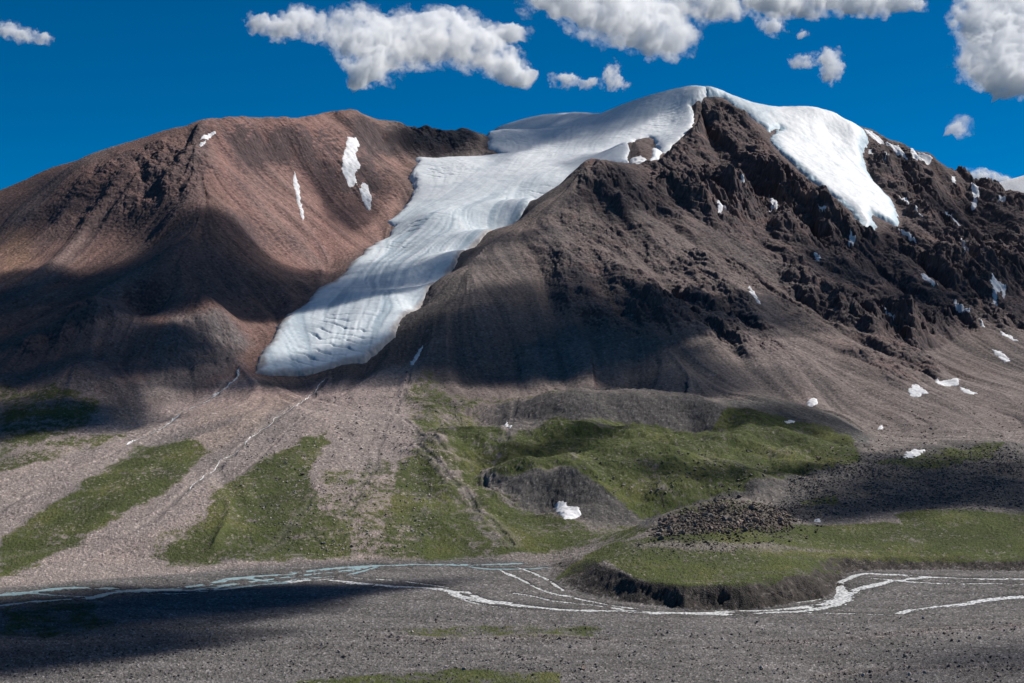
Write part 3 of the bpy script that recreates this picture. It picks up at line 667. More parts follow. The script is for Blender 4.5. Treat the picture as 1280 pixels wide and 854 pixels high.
M_SNOW, _nt, _b = new_mat('snow')
_tc = N(_nt, 'ShaderNodeTexCoord'); _n = N(_nt, 'ShaderNodeTexNoise'); _n.inputs['Scale'].default_value = .09; _n.inputs['Detail'].default_value = 7; _n.inputs['Roughness'].default_value = .7; _nt.links.new(_tc.outputs['Object'], _n.inputs['Vector'])
_r = N(_nt, 'ShaderNodeValToRGB'); _r.color_ramp.elements[0].position = .36; _r.color_ramp.elements[0].color = (.50, .48, .47, 1); _r.color_ramp.elements[1].position = .56; _r.color_ramp.elements[1].color = (.70, .70, .71, 1)
_nt.links.new(_n.outputs['Fac'], _r.inputs['Fac']); _nt.links.new(_r.outputs['Color'], _b.inputs['Base Color'])
_b.inputs['Roughness'].default_value = .7
def snow_patch(poly, label, th=1.4):
    Pp = plan_hit(poly); P_ = np.array([(a, b) for a, b in Pp]); x0, y0 = P_.min(0) - 12; x1, y1 = P_.max(0) + 12
    st_ = max(1.2, min(3.0, math.sqrt((x1 - x0) * (y1 - y0)) / 60)); gx = np.arange(x0, x1, st_); gy = np.arange(y0, y1, st_)
    xx, yy = np.meshgrid(gx, gy); sd = seg_sd(xx + 9 * fbm(xx, yy, 24, 4, len(label), .65), yy + 12 * fbm(xx, yy, 24, 4, 77, .65), P_[:, 0], P_[:, 1], True)
    z = Hs(xx, yy) + np.where(sd > 0, th * (1 - np.exp(-np.clip(sd, 0, 99) / 3.0)) + .25, sd * .5)
    id_ = np.arange(xx.size).reshape(xx.shape); near = sd > -3.5
    keep = near[:-1, :-1] | near[1:, 1:] | near[:-1, 1:] | near[1:, :-1]
    q = np.stack([id_[:-1, :-1], id_[:-1, 1:], id_[1:, 1:], id_[1:, :-1]], -1)[keep]
    if not len(q): print('EMPTY patch', label); return
    u = np.zeros(xx.size, bool); u[q.ravel()] = True; mp = np.cumsum(u) - 1
    V = np.stack([xx, yy, z], -1).reshape(-1, 3)[u]; org = V.mean(0); org[2] = V[:, 2].min()
    o = mesh_np('snow_patch', V - org, mp[q], M_SNOW); o.location = org
    return tag(o, label, 'snow patch', 'old snow patches on the slopes')
def plan_hit(poly):
    ds = [hitH(a, b) for a, b in poly]; md = np.median(ds)
    ds = [d if abs(d - md) < 260 else md for d in ds]
    return [((a - CX) / F * d, d) for (a, b), d in zip(poly, ds)]
PATCH = [
 ([(436,172),(444,172),(450,182),(444,194),(450,206),(443,222),(446,230),(437,235),(427,214),(429,196)], 'tall ragged white snow patch on the reddish left mountain beside the glacier'),
 ([(451,230),(460,233),(464,248),(463,264),(458,262),(451,245)], 'short white snow patch just below the tall one left of the glacier'),
 ([(368,215),(373,228),(376,250),(381,272),(378,276),(371,250),(366,225)], 'thin vertical snow streak in the gully of the left mountain'),
 ([(253,170),(266,163),(270,166),(258,175),(252,176)], 'small slanting snow patch right under the left summit'),
 ([(249,181),(258,176),(257,180),(250,184)], 'tiniest snow fleck below the left summit patch'),
 ([(1080,161),(1090,165),(1101,175),(1104,180),(1096,178),(1084,168)], 'oblong snow patch high on the ridge just right of the hanging glacier'),
 ([(1106,178),(1113,181),(1122,182),(1130,190),(1134,200),(1124,196),(1112,184)], 'forked snow patch on the summit ridge below the oblong one'),
 ([(1137,190),(1148,190),(1160,194),(1165,197),(1150,199),(1142,199)], 'rightmost flat snow patch along the top of the right ridge'),
 ([(1087,187),(1091,188),(1090,193),(1086,192)], 'tiny snow fleck in dark rock beside the hanging glacier'),
 ([(1106,192),(1111,193),(1113,199),(1108,199)], 'tiny snow fleck under the forked patch on the right ridge'),
 ([(1189,220),(1194,222),(1194,230),(1191,229)], 'small upright snow fleck below the low cloud on the right ridge'),
 ([(1214,229),(1219,230),(1224,243),(1219,262),(1214,264),(1216,248)], 'upright snow streak in a notch of the far right ridge'),
 ([(1256,233),(1263,234),(1253,252),(1247,256),(1249,244)], 'hook shaped snow streak at the top right edge of the ridge'),
 ([(1124,246),(1134,250),(1145,260),(1158,275),(1150,270),(1134,254)], 'long thin diagonal snow streak right of the hanging glacier snout'),
 ([(1122,285),(1130,288),(1140,296),(1147,302),(1137,299),(1126,292)], 'narrow snow strip directly under the hanging glacier snout'),
 ([(1180,262),(1190,270),(1204,288),(1200,286),(1186,272)], 'faint diagonal snow streak in the gully left of the upright streak'),
 ([(1202,300),(1206,302),(1210,314),(1206,315),(1202,308)], 'small bent snow patch alone on brown scree at far right'),
 ([(1152,344),(1160,347),(1173,356),(1168,357),(1154,349)], 'flat snow patch under the dark crag at right'),
 ([(1238,353),(1248,352),(1257,356),(1256,372),(1253,374),(1251,362),(1246,366),(1247,382),(1239,380),(1242,368)], 'forked hanging snow patch among cliffs near the right edge'),
 ([(1191,373),(1198,381),(1213,388),(1211,391),(1200,389),(1192,380)], 'curved snow patch under the forked one on the lower right face'),
 ([(1250,414),(1262,420),(1274,427),(1266,426),(1252,419)], 'slanting snow strip low near the right edge'),
 ([(1241,436),(1250,440),(1258,444),(1262,451),(1256,453),(1248,446),(1243,443)], 'crumbled snow patch in the lower right scree'),
 ([(1224,398),(1229,402),(1231,410),(1226,408)], 'small snow fleck above the crumbled patch'),
 ([(961,244),(967,247),(973,256),(968,262),(961,268),(964,256)], 'pointed snow patch in the middle of the dark summit face'),
 ([(896,259),(904,256),(908,262),(900,267)], 'small round snow patch left of the middle of the summit face'),
 ([(1023,257),(1030,258),(1032,264),(1026,266)], 'small snow patch left below the hanging glacier'),
 ([(926,220),(930,221),(930,229),(926,229)], 'tiny upright snow fleck high on the dark summit face'),
 ([(1062,292),(1070,296),(1068,304),(1062,310),(1060,302)], 'slim snow wedge beneath the left snout of the hanging glacier'),
 ([(1019,320),(1025,320),(1024,326),(1019,326)], 'tiny snow fleck alone on the middle of the right face'),
 ([(936,356),(943,366),(950,380),(946,379),(938,366)], 'dirty thin snow streak beside the pale gully'),
 ([(1105,388),(1112,391),(1118,399),(1113,397)], 'small slanted snow fleck on the lower right scree'),
 ([(1136,488),(1146,480),(1151,484),(1160,491),(1146,496),(1138,495)], 'triangular snow patch at the foot of the lower right crags'),
 ([(1169,474),(1176,477),(1188,475),(1200,474),(1199,480),(1186,483),(1172,481)], 'two lobed snow patch right of the triangular one'),
 ([(1199,483),(1210,487),(1223,493),(1212,493),(1201,488)], 'thin snow patch trailing right of the two lobed one'),
 ([(1008,503),(1016,499),(1023,500),(1023,505),(1016,507),(1009,507)], 'small snow patch above the dark moraine ridge'),
 ([(980,528),(989,526),(993,527),(985,530)], 'narrow snow sliver in the shade of the moraine ridge'),
 ([(1098,533),(1103,532),(1104,537),(1098,538)], 'tiny white snow dot above the stony hollow'),
 ([(1128,571),(1136,566),(1148,562),(1155,562),(1154,567),(1144,571),(1130,573)], 'grey white snow patch in the stony hollow right of the hills'),
 ([(692,630),(698,628),(708,629),(714,634),(724,636),(727,642),(720,648),(706,650),(700,644),(694,639)], 'big bright snow patch at the foot of the dark moraine hill'),
 ([(631,527),(634,530),(639,533),(637,536),(632,533)], 'small snow spot at the upper end of the stony gully'),
 ([(1016,651),(1024,650),(1028,652),(1022,654)], 'tiny snow fleck behind the rubble heap'),
 ([(512,456),(519,445),(528,431),(530,433),(523,446),(516,457)], 'pale dirty snow tongue under the right glacier margin'),
 ([(786,200),(800,196),(809,200),(796,206)], 'snow strip behind the saddle of the dark buttress'),
]
for poly, lab in PATCH: snow_patch(poly, lab)
log('snow patches')

# ------------------------------------------------------------------ water
def water_mat(name, c, rough, foam, fc):
    m, nt, b = new_mat(name); L = nt.links.new; b.inputs['Roughness'].default_value = rough; b.inputs['Specular IOR Level'].default_value = .5
    tc = N(nt, 'ShaderNodeTexCoord'); n = N(nt, 'ShaderNodeTexNoise'); n.inputs['Scale'].default_value = .35; n.inputs['Detail'].default_value = 5; L(tc.outputs['Object'], n.inputs['Vector'])
    r = N(nt, 'ShaderNodeValToRGB'); r.color_ramp.elements[0].position = foam[0]; r.color_ramp.elements[0].color = (*c, 1); r.color_ramp.elements[1].position = foam[1]; r.color_ramp.elements[1].color = (*fc, 1)
    L(n.outputs['Fac'], r.inputs['Fac']); L(r.outputs['Color'], b.inputs['Base Color'])
    bp = N(nt, 'ShaderNodeBump'); bp.inputs['Strength'].default_value = .5; bp.inputs['Distance'].default_value = .4; L(n.outputs['Fac'], bp.inputs['Height']); L(bp.outputs[0], b.inputs['Normal'])
    return m
M_BLUE = water_mat('milky_water', (.20, .31, .33), .35, (.4, .75), (.38, .50, .52))
M_WHITE = water_mat('white_water', (.16, .17, .17), .4, (.38, .55), (.74, .735, .72))
def ribbon(Ps, name, label, mat, zfn, vary=0):
    Vs, Qs, o = [], [], 0
    for P_, w in Ps:
        T = np.gradient(P_, axis=0); T /= np.linalg.norm(T, axis=1)[:, None] + 1e-9; Nn = np.c_[-T[:, 1], T[:, 0]]
        offs = np.linspace(-1, 1, 9)
        wl = w * np.clip(1 + vary * fbm(P_[:, 0], P_[:, 1], 26, 3, 520), .12, 3)[:, None, None]
        g = P_[:, None, :] + Nn[:, None, :] * offs[None, :, None] * wl
        z = zfn(g[..., 0], g[..., 1]); V = np.concatenate([g, z[..., None]], -1).reshape(-1, 3)
        n = len(P_); id_ = np.arange(n * 9).reshape(n, 9) + o
        Qs.append(np.stack([id_[:-1, :-1], id_[1:, :-1], id_[1:, 1:], id_[:-1, 1:]], -1).reshape(-1, 4)); Vs.append(V); o += n * 9
    ob = mesh_np(name, np.vstack(Vs), np.vstack(Qs), mat); ob['kind'] = 'structure'; ob['label'] = label
    return ob
def riv_z(x, y): return floor_z(x, y) - .75
for i_, kind in enumerate(('blue', 'white')):
    for k_, (kd, P_, w) in enumerate([r for r in RP if r[0] == kind]):
        ribbon([(P_, w * 1.9)], 'river', {'blue': 'milky turquoise river braid on the left gravel flat', 'white': 'foaming white water river braid below the dark bank'}[kind], M_BLUE if kind == 'blue' else M_WHITE,
               lambda x, y, e=.012 * (k_ + 8 * i_): riv_z(x, y) + e)
def stream(pix, w, label, off=.5, wob=9):
    P_ = np.array([((a - CX) / F * d, d) for (a, b), d in zip(pix, np.minimum.accumulate([hitH(a, b) for a, b in pix]))]); P_ = smooth_path(P_, 4, wob, 500 + len(pix))
    return ribbon([(P_, w)], 'stream', label, M_WHITE, lambda x, y: Hs(x, y) + off, 1.5)
stream([(299,460),(298,468),(290,478),(280,487),(272,494),(262,500),(250,506),(235,512),(222,520),(214,528),(205,536),(190,542),(172,551),(160,557)], 1.7, 'white meltwater stream cascading down left of the glacier snout', .8)
stream([(405,474),(400,482),(380,500),(350,520),(325,540),(318,545),(300,560),(280,575),(262,590),(240,608),(228,620)], 0.55, 'thin meltwater trickle down the middle of the debris fan', .25)
log('water')

# ------------------------------------------------------------------ boulders
def ico(sub=1):
    t = (1 + 5 ** .5) / 2
    V = [(-1,t,0),(1,t,0),(-1,-t,0),(1,-t,0),(0,-1,t),(0,1,t),(0,-1,-t),(0,1,-t),(t,0,-1),(t,0,1),(-t,0,-1),(-t,0,1)]
    Fs = [(0,11,5),(0,5,1),(0,1,7),(0,7,10),(0,10,11),(1,5,9),(5,11,4),(11,10,2),(10,7,6),(7,1,8),(3,9,4),(3,4,2),(3,2,6),(3,6,8),(3,8,9),(4,9,5),(2,4,11),(6,2,10),(8,6,7),(9,8,1)]
    V = [np.array(v, float) / np.linalg.norm(v) for v in V]
    for _ in range(sub):
        cache = {}; nf = []
        def mid(a, b):
            k = (min(a, b), max(a, b))
            if k not in cache: m = V[a] + V[b]; V.append(m / np.linalg.norm(m)); cache[k] = len(V) - 1
            return cache[k]
        for a, b, c in Fs:
            ab, bc, ca = mid(a, b), mid(b, c), mid(c, a); nf += [(a, ab, ca), (b, bc, ab), (c, ca, bc), (ab, bc, ca)]
        Fs = nf
    return np.array(V), np.array(Fs)
def rock_shape(seed, sub=2, cuts=9):
    r = np.random.default_rng(seed); V, Fs = ico(sub); V = V * 1.25
    for _ in range(cuts):                       # plane cuts give the flat broken faces
        n = r.normal(size=3); n /= np.linalg.norm(n); d = r.uniform(.55, .95); k = V @ n - d
        V = V - np.clip(k, 0, None)[:, None] * n
    V *= np.array([r.uniform(.9, 1.35), r.uniform(.8, 1.1), r.uniform(.6, .95)]); V += r.normal(size=V.shape) * .025
    return V, Fs
def rock_mat(name, c):
    m, nt, b = new_mat(name); L = nt.links.new
    tc = N(nt, 'ShaderNodeTexCoord'); n = N(nt, 'ShaderNodeTexNoise'); n.inputs['Scale'].default_value = 2.2; n.inputs['Detail'].default_value = 6; L(tc.outputs['Object'], n.inputs['Vector'])
    oi = N(nt, 'ShaderNodeObjectInfo'); mr = N(nt, 'ShaderNodeMapRange'); mr.inputs[3].default_value = .65; mr.inputs[4].default_value = 1.35; L(oi.outputs['Random'], mr.inputs[0])
    r = N(nt, 'ShaderNodeValToRGB'); r.color_ramp.elements[0].position = .3; r.color_ramp.elements[0].color = (*[k * .6 for k in c], 1); r.color_ramp.elements[1].position = .7; r.color_ramp.elements[1].color = (*[k * 1.3 for k in c], 1)
    L(n.outputs['Fac'], r.inputs['Fac']); mx = N(nt, 'ShaderNodeVectorMath', operation='SCALE'); L(r.outputs['Color'], mx.inputs[0]); L(mr.outputs[0], mx.inputs['Scale']); L(mx.outputs[0], b.inputs['Base Color'])
    bp = N(nt, 'ShaderNodeBump'); bp.inputs['Strength'].default_value = .6; bp.inputs['Distance'].default_value = .2; L(n.outputs['Fac'], bp.inputs['Height']); L(bp.outputs[0], b.inputs['Normal'])
    return m
M_RG = rock_mat('grey_rock', (.17, .15, .138)); M_RB = rock_mat('brown_rock', (.24, .185, .155)); M_RD = rock_mat('dark_rock', (.10, .088, .078)); M_RP = rock_mat('pale_rock', (.36, .31, .28))
SH = {}
for mn, mm in (('g', M_RG), ('b', M_RB), ('d', M_RD), ('p', M_RP)):
    for k in range(4):
        V, Fs = rock_shape(40 + k + ord(mn)); me = bpy.data.meshes.new('boulder'); me.from_pydata(V.tolist(), [], Fs.tolist()); me.materials.append(mm); SH[mn, k] = me
def boulder(x, y, size, mn, label, group=None, k=None):
    o = bpy.data.objects.new('boulder', SH[mn, int(rng.integers(4)) if k is None else k]); COL.objects.link(o)
    o.location = (x, y, float(Hs(x, y)) + size * .22); o.scale = (size * .5,) * 3
    o.rotation_euler = (rng.uniform(-.4, .4), rng.uniform(-.4, .4), rng.uniform(0, 6.28))
    return tag(o, label, 'boulder', group)
def place(px, py): D = hitH(px, py); return (px - CX) / F * D, D
_c = [0]
def scatter(poly, n, s0, s1, mats, label, group):
    P_ = np.array(poly, float); k = 0
    while k < n:
        px = rng.uniform(P_[:, 0].min(), P_[:, 0].max()); py = rng.uniform(P_[:, 1].min(), P_[:, 1].max())
        if seg_sd(np.array([px]), np.array([py]), P_[:, 0], P_[:, 1], True)[0] < 0: continue
        x, y = place(px, py)
        if samp(CHAN, cols, rows, px, y) > .2: continue
        boulder(x, y, s0 + (s1 - s0) * rng.random() ** 2.5, str(rng.choice(list(mats))), label, group); k += 1
x, y = place(729, 838); boulder(x, y, 5.2, 'b', 'reddish brown boulder alone on the near gravel flat, largest there', k=1)
x, y = place(1249, 846); boulder(x, y, 4.4, 'p', 'pale boulder in the bottom right corner of the gravel flat', k=2)
x, y = place(744, 812); boulder(x, y, 3.6, 'd', 'small dark boulder on the near gravel flat above the reddish one', k=0)
x, y = place(826, 674); boulder(x, y, 7, 'd', 'black boulder at the left foot of the rubble heap on the terrace', k=3)
x, y = place(924, 622); boulder(x, y, 8, 'd', 'dark boulder standing on the crest of the rubble heap', k=1)
x, y = place(378, 594); boulder(x, y, 6, 'd', 'black boulder pair on the green patch of the debris fan', k=2)
scatter([(815,670),(830,645),(870,632),(900,625),(980,636),(992,650),(985,664),(900,668)], 130, 3.2, 8.5, 'ggbdb', 'angular boulder in the rubble heap on the grassy terrace', 'boulders of the rubble heap')
scatter([(0,790),(500,776),(760,776),(1280,772),(1280,854),(0,854)], 75, 1.8, 3.6, 'gbpp', 'loose boulder scattered over the near gravel flat', 'boulders on the gravel flat')
scatter([(1060,800),(1280,785),(1280,850),(1040,850)], 30, 1.8, 3.4, 'gpbd', 'boulder in the stony strip at the lower right of the gravel flat', 'boulders of the lower right strip')
scatter([(400,480),(510,460),(530,600),(480,690),(420,640),(430,560)], 45, 2.5, 4.6, 'gbpd', 'boulder strewn over the debris fan below the glacier', 'boulders on the debris fan')
# small stones: one mass each
def stones(name, n, poly, s0, s1, mat, seed, label, sub=0, avoid=True):
    r = np.random.default_rng(seed); P_ = np.array(poly, float); V0, F0 = rock_shape(seed, sub, 5); nv = len(V0)
    px = r.uniform(P_[:, 0].min(), P_[:, 0].max(), n * 3); py = r.uniform(P_[:, 1].min(), P_[:, 1].max(), n * 3)
    ok = seg_sd(px, py, P_[:, 0], P_[:, 1], True) > 0; px, py = px[ok][:n], py[ok][:n]
    D = np.array([hitH(a, b) for a, b in zip(px, py)]); D = D + r.uniform(-2, 2, len(D)); x = (px - CX) / F * D
    edge = seg_sd(px, py, P_[:, 0], P_[:, 1], True); ok = (edge > r.random(len(px)) ** 2 * (14 if name == 'rubble' else 25)) & (samp(CHAN, cols, rows, px, D) < .2) & (fbm(x * .35, D, 26, 3, seed % 4 + 900) > {'gravel': -.02, 'rubble': -.35}.get(name, -.05)); x, D = x[ok], D[ok]; m = len(x)
    s = (s0 + (s1 - s0) * r.random(m) ** 3) * .5; a = r.uniform(0, 6.28, m); ca, sa = np.cos(a), np.sin(a)
    Vr = V0[None] * (1 + .25 * r.normal(size=(m, nv, 1))) * s[:, None, None]
    V = np.stack([Vr[..., 0] * ca[:, None] - Vr[..., 1] * sa[:, None] + x[:, None], Vr[..., 0] * sa[:, None] + Vr[..., 1] * ca[:, None] + D[:, None], Vr[..., 2] + Hs(x, D)[:, None] + .3 * s[:, None]], -1).reshape(-1, 3)
    Q = (F0[None] + (np.arange(m) * nv)[:, None, None]).reshape(-1, 3)
    return tag(mesh_np(name, V, Q, mat, False), label, 'stones', None, 'stuff')
stones('gravel', 6500, [(0,775),(500,770),(900,772),(1280,770),(1280,860),(0,860)], .4, 2.3, M_RG, 5, 'grey stones littering the near gravel flat')
stones('gravel', 2200, [(0,775),(500,770),(900,772),(1280,770),(1280,860),(0,860)], .5, 2.0, M_RP, 6, 'pale stones littering the near gravel flat')
stones('gravel', 400, [(0,775),(500,770),(900,772),(1280,770),(1280,860),(0,860)], .5, 2.2, M_RD, 9, 'dark stones littering the near gravel flat')
stones('rubble', 2600, [(810,672),(828,645),(870,632),(900,624),(985,634),(1000,650),(990,666),(900,670)], 1.0, 4.2, M_RB, 7, 'small broken rocks filling the rubble heap')
stones('rubble', 700, [(810,672),(828,645),(870,632),(900,624),(985,634),(1000,650),(990,666),(900,670)], 1.5, 4.5, M_RD, 8, 'dark broken rocks filling the rubble heap')
stones('rubble', 1500, [(790,680),(830,640),(900,618),(1000,630),(1040,650),(1010,680),(920,690),(830,690)], .8, 3.6, M_RD, 21, 'dark rocks spilling from the rubble heap over the grass')
stones('rubble', 700, [(780,700),(800,670),(900,668),(960,690),(900,706),(820,706)], .8, 2.4, M_RG, 22, 'grey stones lying in the front of the terrace grass')
stones('rubble', 7000, [(970,650),(985,592),(1080,562),(1280,556),(1280,642),(1120,640),(1000,654)], 1.0, 3.4, M_RG, 10, 'dark rubble covering the plain behind the terrace')
stones('rubble', 1500, [(970,650),(985,592),(1080,520),(1280,500),(1280,642),(1120,640),(1000,654)], 1.2, 4.0, M_RB, 11, 'brown rubble strewn over the plain behind the terrace')
stones('scree', 3200, [(250,560),(400,480),(515,455),(620,500),(560,560),(540,700),(350,700),(300,640)], 1.0, 3.0, M_RP, 12, 'pale stones strewn over the debris fan')
stones('scree', 1500, [(250,560),(400,480),(515,455),(620,500),(560,560),(540,700),(350,700),(300,640)], 1.0, 3.2, M_RD, 13, 'dark stones strewn over the debris fan')
stones('scree', 900, [(700,560),(900,545),(1050,570),(900,620),(760,620)], 1.5, 3.6, M_RG, 14, 'grey stones scattered on the green moraine hills')
log('stones')

# ------------------------------------------------------------------ far snowy mountain behind the right ridge
def far_mountain():
    prof = [(1180,300),(1215,244),(1235,232),(1255,224),(1280,217),(1310,212),(1350,226),(1420,262),(1500,320)]
    pxs = np.linspace(1180, 1500, 120); pys = np.interp(pxs, *zip(*prof)); D0 = 9500
    V = []; nrw = 40
    for j in range(nrw):
        t = j / (nrw - 1)
        for px, py in zip(pxs, pys):
            D = D0 - 1500 + 3000 * t; x = (px - CX) / F * D0; top = CAMH + (CY - py) / F * D0
            V.append((x, D, top - 700 * abs(2 * t - 1) ** 1.2))
    V = np.array(V); V[:, 2] += 60 * fbm(V[:, 0], V[:, 1], 700, 4, 600) * .4
    id_ = np.arange(nrw * 120).reshape(nrw, 120); q = np.stack([id_[:-1, :-1], id_[:-1, 1:], id_[1:, 1:], id_[1:, :-1]], -1).reshape(-1, 4)
    o = mesh_np('mountain', V, q, M_SNOW); o['kind'] = 'structure'; o['label'] = 'distant snow covered mountain behind the right ridge'
far_mountain()

# ------------------------------------------------------------------ sun, sky, camera
AZ, EL = math.radians(64), math.radians(46)                # azimuth clockwise from +Y (into the picture) to the right
SD = np.array([math.sin(AZ) * math.cos(EL), math.cos(AZ) * math.cos(EL), math.sin(EL)])
sun = bpy.data.lights.new('sun', 'SUN'); sun.energy = 4.6; sun.angle = math.radians(.53); sun.color = (1, .955, .90)
so = bpy.data.objects.new('sun', sun); COL.objects.link(so)
from mathutils import Vector
so.rotation_euler = Vector(SD).to_track_quat('Z', 'Y').to_euler()
w = bpy.data.worlds.new('World'); sc.world = w; w.use_nodes = True; nt = w.node_tree
sky = nt.nodes.new('ShaderNodeTexSky'); sky.sky_type = 'NISHITA'; sky.sun_disc = False; sky.sun_elevation = EL; sky.sun_rotation = AZ
sky.altitude = 5500; sky.air_density = .9; sky.dust_density = 0; sky.ozone_density = 5.0
hs = nt.nodes.new('ShaderNodeHueSaturation'); hs.inputs['Saturation'].default_value = 1.4; hs.inputs['Value'].default_value = 1.0; hs.inputs['Hue'].default_value = .492
nt.links.new(sky.outputs[0], hs.inputs['Color']); nt.links.new(hs.outputs[0], nt.nodes['Background'].inputs['Color'])
nt.nodes['Background'].inputs['Strength'].default_value = .064
cam = bpy.data.cameras.new('camera'); cam.sensor_width = 36; cam.lens = F / 1280 * 36; cam.clip_end = 60000; cam.clip_start = 1
cam.shift_y = (CY - 427) / 1280
co = bpy.data.objects.new('camera', cam); COL.objects.link(co); co.location = (0, 0, CAMH); co.rotation_euler = (math.pi / 2, 0, 0); sc.camera = co
sc.view_settings.view_transform = 'Standard'; sc.view_settings.look = 'None'; sc.view_settings.exposure = .34; sc.view_settings.gamma = 1

# ------------------------------------------------------------------ clouds
def cloud_mat(dens):
    m = bpy.data.materials.new('cloud'); m.use_nodes = True; nt = m.node_tree
    nt.nodes.remove(nt.nodes['Principled BSDF'])
    v = nt.nodes.new('ShaderNodeVolumeScatter'); v.inputs['Color'].default_value = (1, 1, 1, 1); v.inputs['Density'].default_value = dens; v.inputs['Anisotropy'].default_value = .0
    nt.links.new(v.outputs[0], nt.nodes['Material Output'].inputs['Volume'])
    return m
M_CL = cloud_mat(.014)
_t = M_CL.node_tree; _v = [n for n in _t.nodes if n.type == 'VOLUME_SCATTER'][0]
_tc = _t.nodes.new('ShaderNodeTexCoord'); _n = _t.nodes.new('ShaderNodeTexNoise'); _n.inputs['Scale'].default_value = 1 / 190; _n.inputs['Detail'].default_value = 5; _n.inputs['Roughness'].default_value = .62
_m = _t.nodes.new('ShaderNodeMapRange'); _m.inputs[1].default_value = .36; _m.inputs[2].default_value = .66; _m.inputs[3].default_value = .0; _m.inputs[4].default_value = .024
_t.links.new(_tc.outputs['Object'], _n.inputs['Vector']); _t.links.new(_n.outputs['Fac'], _m.inputs[0]); _t.links.new(_m.outputs[0], _v.inputs['Density']); M_CS = cloud_mat(.013)
def closed_sheet(name, A, B, th, org, e1, e2, e3, mat, lean=None):
    """a billowy body: grid A,B in the plane e1,e2, half thickness th >= 0 along e3 on both sides"""
    id_ = np.arange(A.size).reshape(A.shape); pos = th > 0
    keep = pos[:-1, :-1] | pos[1:, 1:] | pos[:-1, 1:] | pos[1:, :-1]
    q = np.stack([id_[:-1, :-1], id_[:-1, 1:], id_[1:, 1:], id_[1:, :-1]], -1)[keep]
    u = np.zeros(A.size, bool); u[q.ravel()] = True; mp = np.cumsum(u) - 1; q = mp[q]; nv = int(u.sum())
    t = np.clip(th, 0, None).ravel()[u]; a = A.ravel()[u]; b = B.ravel()[u]
    # rim vertices shared by both sides
    base = a[:, None] * e1 + b[:, None] * e2
    if lean is not None:                          # the body leans back and away, so its near side takes the sun
        dy = lean[0] * a + lean[1] * b; base = base * (1 + dy / org[1])[:, None]; base[:, 0] += org[0] * dy / org[1]; base[:, 2] += (org[2] - CAMH) * dy / org[1]; base[:, 1] += dy
    lump = 1 + .25 * fbm(a + 900, b, 160, 3, 610)
    front = base + (t * lump)[:, None] * e3; back = base - (t * (2 - lump))[:, None] * e3
    rim = t <= 0; remap = np.where(rim, np.arange(nv), np.arange(nv) + nv)
    V = np.vstack([front, back]); Q = np.vstack([q[:, ::-1], remap[q]])
    us = np.zeros(len(V), bool); us[Q.ravel()] = True; mp = np.cumsum(us) - 1
    o = mesh_np(name, V[us], mp[Q], mat, True); o.location = org
    return o
def sky_cloud(blobs, D, label, lam=300, edge=.35, seed=0, thick=.62, step=None):
    P_ = np.array(blobs, float); k = D / F                      # blobs: px, py, rx, ry
    x0 = (P_[:, 0] - P_[:, 2] * 1.7).min(); x1 = (P_[:, 0] + P_[:, 2] * 1.7).max(); y0 = (P_[:, 1] - P_[:, 3] * 1.7).min(); y1 = (P_[:, 1] + P_[:, 3] * 1.7).max()
    st = step or max(.8, (x1 - x0) / 420); A, B = np.meshgrid(np.arange(x0, x1, st), np.arange(y0, y1, st)); f = np.zeros(A.shape)
    n_a = fbm(A * k, B * k, lam * 1.2, 6, seed + 700, .6); n_b = fbm(A * k, B * k, lam * 1.2, 6, seed + 711, .6)
    for px, py, rx, ry in blobs:
        Ax = A + n_a * lam / k * .5; Bx = B + n_b * lam / k * .5
        f = np.maximum(f, 1 - np.sqrt(((Ax - px) / rx) ** 2 + ((Bx - py) / ry) ** 2)) if False else f + np.exp(-1.6 * (((Ax - px) / rx) ** 2 + ((Bx - py) / ry) ** 2))
    f = f + np.clip(f * 2.2, 0, 1) * edge * 1.5 * fbm(A * k, B * k, lam, 7, seed + 720, .74) - .13
    g = np.clip(f, 0, 1.3); puff = np.clip(.62 + .75 * fbm(A * k, B * k, lam * .55, 5, seed + 730, .6, True), .05, 2)
    hh = (g ** 1.25) * puff * min(190, 1.1 * np.median(P_[:, 3]) * k) * thick
    hh = np.where(f > 0, np.maximum(hh, 1e-3), 0)
    cx, cy = (x0 + x1) / 2, (y0 + y1) / 2
    org = ((cx - CX) * k, D, CAMH + (CY - cy) * k)
    o = closed_sheet('cloud', (A - cx) * k, -(B - cy) * k, hh, org, np.array([1., 0, 0]), np.array([0, 0, 1.]), np.array([.55, -.6, .58]), M_CL, (.9, .95))
    return tag(o, label, 'cloud', 'white clouds in the sky')
sky_cloud([(320,28,18,12),(345,36,26,16),(372,26,26,20),(395,34,16,20)], 14000, 'small puffy cloud left of the long cloud over the left mountain', 180, .5, 1)
sky_cloud([(440,35,42,30),(470,65,40,38),(520,50,60,38),(560,42,50,26),(600,62,34,24),(635,82,26,20),(655,98,14,14),(640,42,26,14),(455,90,22,18)], 14000, 'long white cloud reaching down to the right above the glacier saddle', 260, .5, 2)
sky_cloud([(700,-5,50,30),(760,10,60,40),(810,25,60,40),(830,50,36,22),(880,-2,60,26),(950,-6,70,24),(1020,-4,60,24),(1080,-2,40,20),(1130,4,30,14)], 14000, 'largest white cloud along the top edge above the summit', 300, .5, 3)
sky_cloud([(965,30,20,17),(1003,42,10,5)], 14000, 'small puff hanging just under the largest cloud', 120, .6, 4)
sky_cloud([(1240,20,44,50),(1275,50,60,60),(1250,80,50,30),(1300,10,80,60),(1275,100,30,20)], 14000, 'bulky white cloud at the upper right edge', 260, .5, 5)
sky_cloud([(1000,76,18,9),(1038,74,17,17),(1040,92,14,14)], 14000, 'small torn cloud in the open sky right of the summit', 120, .7, 6)
sky_cloud([(705,100,18,11),(735,104,14,7),(766,92,11,16),(770,105,15,12)], 14000, 'thin wispy cloud low above the glacier saddle', 110, .85, 7, .6)
